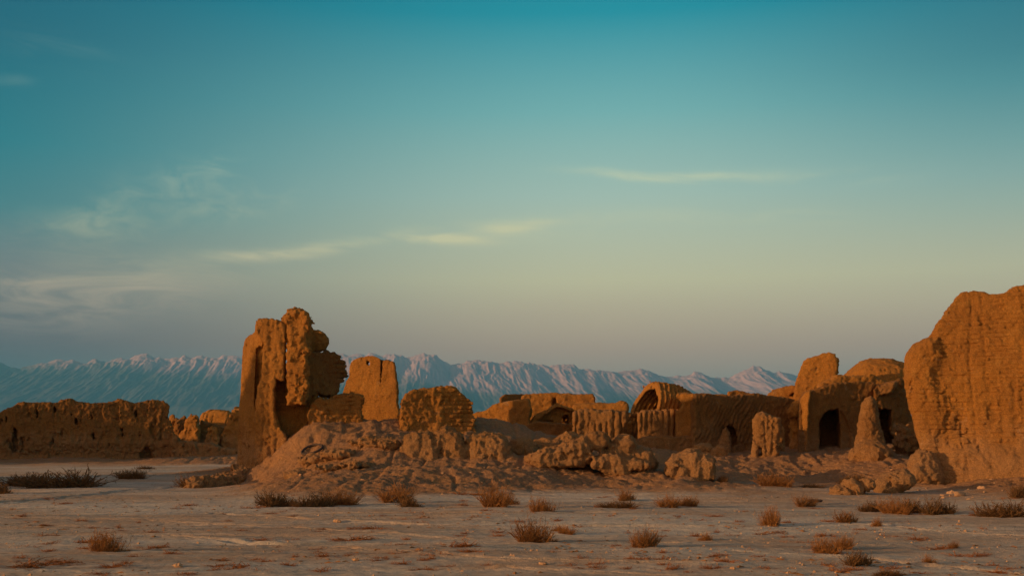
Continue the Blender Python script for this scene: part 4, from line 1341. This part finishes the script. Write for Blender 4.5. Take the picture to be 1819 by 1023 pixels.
def shrub_mesh(name, seed, n=170, spread=1.0, height=0.8, mat=None, wid=0.011, flat=False):
    """unit-radius tangle of forking dry twigs"""
    r = np.random.default_rng(seed)
    V = []; Q = []

    def ribbon(pts, w0, w1):
        nseg = len(pts)
        side = r.normal(size=3); side /= np.linalg.norm(side)
        i0 = len(V)
        for i, p in enumerate(pts):
            d = pts[min(i + 1, nseg - 1)] - pts[max(i - 1, 0)]
            s = np.cross(d, side); s /= (np.linalg.norm(s) + 1e-9)
            w = w0 + (w1 - w0) * i / (nseg - 1)
            V.append(p - s * w); V.append(p + s * w)
        for i in range(nseg - 1):
            a = i0 + 2 * i
            Q.append((a, a + 1, a + 3, a + 2))
    lobes = [(r.uniform(-0.9, 0.9), r.uniform(-0.5, 0.5), r.uniform(0.35, 1.1)) for _ in range(6)]
    for i in range(n):
        lx, ly, lh = lobes[r.integers(6)]
        base = np.array([lx * 0.6 + r.normal() * 0.10, ly * 0.6 + r.normal() * 0.08, -0.02])
        th = r.uniform(0, 2 * math.pi)
        out = math.sqrt(r.uniform()) * 1.15 * spread
        L = r.uniform(0.40, 0.95) * lh
        dirv = np.array([math.cos(th) * out, math.sin(th) * out, height])
        dirv /= np.linalg.norm(dirv)
        pts = [base]
        d = dirv.copy()
        for k in range(4):
            d = d + r.normal(size=3) * 0.22 + np.array([0, 0, 0.05 if not flat else -0.10])
            d /= np.linalg.norm(d)
            pts.append(pts[-1] + d * L * 0.25 * (1.0 if not flat else 0.9))
        for p in pts: p[2] = max(p[2], -0.03)
        ribbon(pts, wid * 1.1, wid * 0.6)
        for _ in range(r.integers(4, 8)):
            k = r.integers(1, 5)
            q = pts[k]; e = d + r.normal(size=3) * 0.75
            e /= np.linalg.norm(e); l2 = L * r.uniform(0.10, 0.26)
            m1 = q + e * l2 * 0.5; m2 = m1 + (e + r.normal(size=3) * 0.4) * l2 * 0.5
            ribbon([q, m1, m2], wid * 0.75, wid * 0.35)
    V = np.array(V); V[:, 2] = np.maximum(V[:, 2], -0.05)
    me_o = mesh_np(name, V, np.array(Q), mat, smooth=False)
    return me_o


protos = []
for i in range(4): protos.append(shrub_mesh("dry_shrub", 100 + i, 330, 1.0, 0.75, M_SH1, 0.011))
for i in range(3): protos.append(shrub_mesh("dry_shrub", 200 + i, 430, 1.1, 0.62, M_SH2, 0.013))
for i in range(4): protos.append(shrub_mesh("dry_tuft", 300 + i, 170, 1.9, 0.45, M_SH3, 0.020, flat=True))
used = set()
rsh = np.random.default_rng(11)


def plant(pi, px, py, w, h, label, group, cat="shrub", Y=None):
    """px,py: foot on the ground; w,h: size in picture points"""
    if Y is None:
        Y = EYE * FPX / (py - 780) if py > 800 else 60
        for _ in range(6):                        # meet the relief along the sight line
            q = at(px, py, Y); e = q[2] - gz(q[0], Y)
            Y = Y + e * FPX / max(py - 780, 25) * 0.8
            Y = min(max(Y, 10), 70)
    q = at(px, py, Y)
    pr = protos[pi]
    if pi in used:
        o = pr.copy(); C.collection.objects.link(o)
    else:
        o = pr; used.add(pi)
    rx = w / 2 * Y / FPX / 0.72
    rz = h * Y / FPX / (0.66 if pi < 7 else 0.78)
    o.location = (q[0], Y, gz(q[0], Y) - 0.01)
    o.scale = (rx, rx * 0.8, rz)
    o.rotation_euler = (0, 0, rsh.uniform(-0.5, 0.5) + (math.pi if rsh.uniform() < .5 else 0))
    tag(o, label, cat, group)
    return o


G1 = "dry shrubs on the flat"
BIG = [  # proto, px, py(foot), width, height, label
    (4, 30, 862, 110, 26, "dark low shrub thicket at the far left edge, below the long wall"),
    (5, 110, 866, 110, 30, "dark spreading shrub in front of the long wall, right of the far left thicket"),
    (4, 8, 876, 40, 22, "black-brown shrub cut by the left edge of the picture"),
    (5, 232, 850, 48, 18, "low brown shrub below the right half of the long wall"),
    (4, 268, 832, 36, 9, "thin dark shrub line under the right end of the long wall"),
    (6, 338, 866, 52, 20, "dark shrub at the left tip of the fallen clods by the tower"),
    (0, 190, 978, 60, 34, "bushy rust shrub alone on the flat at lower left"),
    (8, 160, 962, 60, 22, "loose trailing twigs just behind the lower left rust shrub"),
    (7, 60, 1004, 120, 20, "long straggly twig line in the bottom left corner"),
    (4, 505, 898, 78, 30, "dark rounded shrub at the mound's foot, first from the left"),
    (5, 560, 899, 60, 26, "dark green-brown shrub joined to the right of the first mound-foot shrub"),
    (1, 615, 897, 62, 22, "brown shrub at the mound's foot below the low side wall of the tower"),
    (2, 700, 892, 56, 28, "bright rust shrub at the mound's foot below the brick block"),
    (4, 735, 898, 44, 24, "dark half of the shrub pair at the mound's foot below the brick block"),
    (8, 742, 910, 34, 10, "small rust tuft in front of the dark shrub below the brick block"),
    (1, 885, 900, 52, 32, "leafy rust shrub below the right end of the eroded humps"),
    (3, 905, 896, 40, 22, "brown shrub touching the right side of the rust shrub under the humps"),
    (8, 835, 880, 50, 10, "thin dark twig line on the mound's foot under the humps"),
    (0, 962, 908, 46, 28, "yellow-brown shrub left of the wide craggy heap"),
    (1, 955, 963, 66, 34, "upright bushy rust shrub alone on the flat, left of centre bottom"),
    (2, 1008, 948, 28, 14, "small round tuft right of the upright bushy shrub"),
    (3, 990, 942, 28, 10, "flat brown tuft behind and right of the upright bushy shrub"),
    (3, 1115, 889, 42, 20, "round orange shrub at the foot of the craggy heap"),
    (5, 1100, 902, 52, 14, "flat dark shrub in front of the round orange shrub"),
    (2, 1185, 900, 36, 20, "left half of the low shrub pair below the craggy boulder"),
    (0, 1222, 899, 40, 18, "right half of the low shrub pair below the craggy boulder"),
    (4, 1278, 857, 26, 15, "small nearly black shrub behind the craggy boulder's right side"),
    (1, 1140, 971, 50, 28, "dense round shrub on the flat below the craggy heap"),
    (7, 1236, 952, 26, 14, "left twig bundle of the pair right of the dense round shrub"),
    (3, 1252, 958, 30, 15, "right twig bundle of the pair right of the dense round shrub"),
    (0, 1367, 934, 38, 34, "tall upright orange shrub on the flat below the lumpy pillar"),
    (1, 1385, 864, 62, 20, "low wide rust shrub on the slope edge below the arched house"),
    (4, 1505, 862, 56, 20, "dark shrub on the slope right in front of the small knobbly rocks"),
    (6, 1440, 866, 40, 8, "thin flat shrub line between the rust and dark shrubs on the slope edge"),
    (2, 1432, 899, 40, 18, "round brown shrub on the flat below the arched house"),
    (5, 1550, 908, 40, 18, "round brown shrub on the flat below the largest boulder"),
    (1, 1598, 912, 56, 22, "left rust end of the big shrub row under the huge wall"),
    (4, 1632, 910, 50, 28, "dark tall middle of the big shrub row under the huge wall"),
    (5, 1665, 913, 46, 28, "dark right end of the big shrub row under the huge wall"),
    (6, 1790, 918, 90, 26, "wide dark shrub at the right edge below the huge wall"),
    (5, 1812, 884, 30, 26, "dark upright shrub cut by the right edge at the huge wall's foot"),
    (0, 1500, 927, 44, 20, "loose pale shrub on the flat in front of the largest boulder"),
    (3, 1556, 934, 24, 16, "small dense shrub in front of the big shrub row"),
    (7, 1530, 942, 36, 9, "flat orange tuft near the small dense shrub at the right"),
    (0, 1470, 982, 54, 28, "spiky rust shrub at lower right, front left of a pair"),
    (1, 1494, 974, 34, 20, "spiky rust shrub at lower right, back right of a pair"),
    (5, 1522, 1003, 42, 26, "dark upright shrub with a low skirt near the bottom right"),
    (7, 1470, 1003, 44, 9, "flat twig mat left of the dark upright bottom right shrub"),
    (2, 1694, 973, 18, 12, "single round little tuft alone on the bare flat at right"),
    (3, 1652, 1000, 30, 16, "little orange tuft above a dark crack near the bottom right"),
    (8, 1403, 953, 24, 8, "flat orange tuft left of the spiky pair"),
    (9, 1460, 954, 28, 12, "sparse orange tuft just above the spiky pair"),
    (4, 1565, 1021, 60, 12, "dark twigs cut by the bottom edge at right"),
    (10, 820, 970, 56, 26, "long straggly rust tuft left of the upright bushy shrub"),
    (9, 640, 958, 60, 14, "wide loose rust tuft below the mound, left of centre"),
    (8, 706, 966, 30, 12, "small spiky tuft between two wide loose tufts left of centre"),
    (9, 655, 938, 52, 10, "dark flat tuft in the open below the mound"),
    (7, 575, 988, 40, 16, "branched red tuft low in the picture, left of centre"),
    (10, 565, 972, 50, 7, "thin rust line of twigs above the branched red tuft"),
    (8, 775, 932, 34, 9, "thin brown star tuft below the brick block on the flat"),
    (9, 887, 952, 22, 11, "little rust tuft between the star tuft and the upright bushy shrub"),
    (7, 1060, 900, 24, 8, "orange wisp right of the yellow-brown shrub"),
    (8, 440, 902, 40, 10, "orange twig tuft on the flat left of the first mound-foot shrub"),
    (9, 335, 896, 32, 9, "reddish tuft left of the mound on the pale flat"),
]
for pi, px, py, w, h, lab in BIG:
    plant(pi, px, py, w, h, lab, G1 if pi < 7 else "dry tufts on the flat", "shrub" if pi < 7 else "tuft")
# scattered tiny tufts
for i in range(190):
    py = 880 + 140 * rsh.uniform() ** 0.9
    px = rsh.uniform(0, 1819)
    s = (py - 780) / 170
    plant(int(rsh.choice([7, 8, 9, 10])), px, py, rsh.uniform(12, 42) * s, rsh.uniform(5, 12) * s,
          "tiny flat rust tuft scattered on the pale dry ground", "tiny scattered tufts", "tuft")
for i, p in enumerate(protos):
    if i not in used: bpy.data.objects.remove(p)

# ----------------------------------------------------------------------------
# stones, clods, rings
# ----------------------------------------------------------------------------
def stone_mesh(name, seed, mat, sq=0.65):
    r = np.random.default_rng(seed)
    f = ell((0, 0, 0), (1.0, 0.85, sq))
    nz = lambda x, y, z: 0.30 * fbm(x, y, z, 1.1, 2, 0.5, seed) + 0.10 * fbm(x, y, z, 0.35, 2, 0.5, seed + 2)
    h = 0.11; gxx = np.arange(-1.6, 1.6, h)
    X, Y, Z = np.meshgrid(gxx, gxx, gxx, indexing='ij')
    F = (f(X, Y, Z) + nz(X, Y, Z)).astype(np.float32)
    V, Qs_ = surface_nets(F, (-1.6, -1.6, -1.6), h)
    V, Qs_ = keep_main(V, Qs_, 0.3)
    return mesh_np(name, V, Qs_, mat)


M_STONE = clay("stone", (0.50, 0.34, 0.22), (0.42, 0.28, 0.18), (0.62, 0.48, 0.36), bump=0.15, scale=4)
sp = [stone_mesh("stone", 400 + i, M_STONE) for i in range(5)]
sused = set()


def put_stone(k, px, py, size, label, group, cat="stone"):
    Y = EYE * FPX / (py - 780)
    for _ in range(6):
        q = at(px, py, Y); e = q[2] - gz(q[0], Y); Y = min(max(Y + e * FPX / max(py - 780, 25) * 0.8, 10), 60)
    q = at(px, py, Y)
    if k in sused: o = sp[k].copy(); C.collection.objects.link(o)
    else: o = sp[k]; sused.add(k)
    s = size / 2 * Y / FPX
    o.scale = (s, s * rsh.uniform(.7, 1), s * rsh.uniform(.6, .95))
    o.rotation_euler = (0, 0, rsh.uniform(0, 6.28))
    o.location = (q[0], Y, gz(q[0], Y) + s * 0.25)
    tag(o, label, cat, group)


put_stone(0, 316, 1006, 17, "pale pebble alone at the bottom, left of centre", "stones on the flat")
put_stone(1, 633, 995, 13, "round orange pebble low in the picture, below the mound", "stones on the flat")
put_stone(2, 966, 1002, 13, "pale flat pebble below the upright bushy shrub", "stones on the flat")
put_stone(3, 1302, 1010, 8, "small pale pebble near the bottom, right of centre", "stones on the flat")
put_stone(4, 598, 927, 14, "orange clod on the flat below the mound", "stones on the flat")
put_stone(0, 1690, 876, 17, "flat pale stone lying on the slope below the huge wall", "stones on the flat")
put_stone(2, 1706, 880, 22, "longest flat stone on the slope below the huge wall", "stones on the flat")
put_stone(3, 1672, 852, 14, "stone resting against the foot of the huge wall", "stones on the flat")
put_stone(4, 1745, 872, 12, "small stone right of the flat stones on the slope", "stones on the flat")
for i in range(150):
    py = 850 + 165 * rsh.uniform() ** 1.2
    px = rsh.uniform(0, 1819)
    s = max((py - 780) / 170, 0.4)
    put_stone(int(rsh.integers(5)), px, py, rsh.uniform(1.2, 3.6) * s + 0.8,
              "small pebble scattered on the dry ground", "scattered pebbles", "pebble")
for i in range(110):   # clods that rolled off the mounds
    if rsh.uniform() < 0.62: px, py = rsh.uniform(480, 960), rsh.uniform(800, 884)
    else: px, py = rsh.uniform(1480, 1819), rsh.uniform(845, 888)
    put_stone(int(rsh.integers(5)), px, py, rsh.uniform(2.5, 7.5),
              "fallen clay clod lying on a mound slope", "fallen clods", "clod")


def scatter(name, n_, seed, mat, smin_, smax_, flat_, clump):
    r = np.random.default_rng(seed)
    Vs = []; Fs = []
    base = np.array([(1, 0, 0), (-.5, .87, 0), (-.5, -.87, 0), (0, 0, 1), (0.1, 0.1, -0.6)])
    tri = np.array([(0, 1, 3), (1, 2, 3), (2, 0, 3), (1, 0, 4), (2, 1, 4), (0, 2, 4)])
    yy = 11 + 30 * r.uniform(size=n_ * 3) ** 1.4
    xx = (r.uniform(size=n_ * 3) - 0.5) * 1.35 * (yy + 4)
    dens = fbm(xx, yy, xx * 0, 2.4, 3, 0.6, seed)
    keep = dens > clump
    xx, yy = xx[keep][:n_], yy[keep][:n_]
    zz = ground_h(xx, yy)
    sz = smin_ + (smax_ - smin_) * r.uniform(size=len(xx)) ** 4
    for i in range(len(xx)):
        a = r.uniform(0, 6.28); c, s_ = math.cos(a), math.sin(a)
        b = base * (0.7 + 0.6 * r.uniform(size=base.shape))
        b = b * (sz[i] * (1.6 if flat_ else 1), sz[i] * 0.8, sz[i] * (0.35 if flat_ else 0.75))
        v = np.stack([b[:, 0] * c - b[:, 1] * s_, b[:, 0] * s_ + b[:, 1] * c, b[:, 2]], 1) + (xx[i], yy[i], zz[i])
        Fs.append(tri + 5 * i); Vs.append(v)
    o = mesh_np(name, np.concatenate(Vs), np.concatenate(Fs), mat, smooth=False)
    tag(o, kind='stuff')
    return o


scatter("gravel", 9000, 31, M_STONE, 0.006, 0.036, False, -0.05)
scatter("dry_litter", 6000, 37, M_SH1, 0.010, 0.060, True, 0.12)


def ring(px, py, w, tube, label):
    Y = EYE * FPX / (py - 780)
    for _ in range(8):
        q = at(px, py, Y); e = q[2] - gz(q[0], Y); Y = min(max(Y + e * FPX / max(py - 780, 25) * 0.8, 10), 60)
    q = at(px, py, Y); Rr = w / 2 * Y / FPX
    n1, n2 = 48, 8
    V = []; Q = []
    for i in range(n1):
        a = 2 * math.pi * i / n1
        wob = 1 + 0.05 * math.sin(3 * a + 1)
        for j in range(n2):
            b_ = 2 * math.pi * j / n2
            rr = Rr * wob + tube * math.cos(b_)
            V.append((rr * math.cos(a), rr * math.sin(a) * 0.85, tube * math.sin(b_)))
            Q.append((i * n2 + j, ((i + 1) % n1) * n2 + j, ((i + 1) % n1) * n2 + (j + 1) % n2, i * n2 + (j + 1) % n2))
    m = bpy.data.materials.get("old_rubber")
    if not m:
        m = bpy.data.materials.new("old_rubber"); m.use_nodes = True
        N = NT(m.node_tree); b = N.n['Principled BSDF']
        P = N.add('ShaderNodeNewGeometry').outputs['Position']
        N.l.new(N.mix(N.noise(P, 12.0, 3), (0.035, 0.025, 0.02), (0.10, 0.065, 0.045)), b.inputs['Base Color'])
        b.inputs['Roughness'].default_value = 0.85
    o = mesh_np("discarded_ring", np.array(V), np.array(Q), m)
    e = 0.3
    zx = (gz(q[0] + e, Y) - gz(q[0] - e, Y)) / (2 * e); zy = (gz(q[0], Y + e) - gz(q[0], Y - e)) / (2 * e)
    nrm = Vector((-zx, -zy, 1)).normalized()
    o.rotation_euler = nrm.to_track_quat('Z', 'Y').to_euler()
    o.location = (q[0], Y, gz(q[0], Y) + tube * 0.8 + 0.07)
    tag(o, label, "ring", "discarded rings")


ring(553, 846, 40, 0.045, "dark discarded rubber ring lying on the mound slope below the tower")
ring(1445, 820, 24, 0.03, "dark discarded ring lying on the slope left of the clay spire")

# ----------------------------------------------------------------------------
# haze
# ----------------------------------------------------------------------------
HZ = True
if HZ:
    bx0, bx1, by0, by1, bz0, bz1 = -42000, 42000, -6000, 41000, -8.0, 1800
    V = np.array([(x, y, z) for x in (bx0, bx1) for y in (by0, by1) for z in (bz0, bz1)], float)
    Qh = np.array([(0, 1, 3, 2), (4, 6, 7, 5), (0, 4, 5, 1), (2, 3, 7, 6), (0, 2, 6, 4), (1, 5, 7, 3)])
    m = bpy.data.materials.new("haze_air"); m.use_nodes = True
    m.node_tree.nodes.clear()
    N = NT(m.node_tree)
    o_ = N.add('ShaderNodeOutputMaterial'); pv = N.add('ShaderNodeVolumePrincipled')
    pv.inputs['Color'].default_value = (0.15, 0.58, 0.96, 1)
    pv.inputs['Density'].default_value = 4.5e-5
    pv.inputs['Anisotropy'].default_value = 0.0
    N.l.new(pv.outputs[0], o_.inputs['Volume'])
    hz = mesh_np("haze", V, Qh, m, smooth=False)
    tag(hz, kind='stuff')

print("script time", time.time() - T_START)
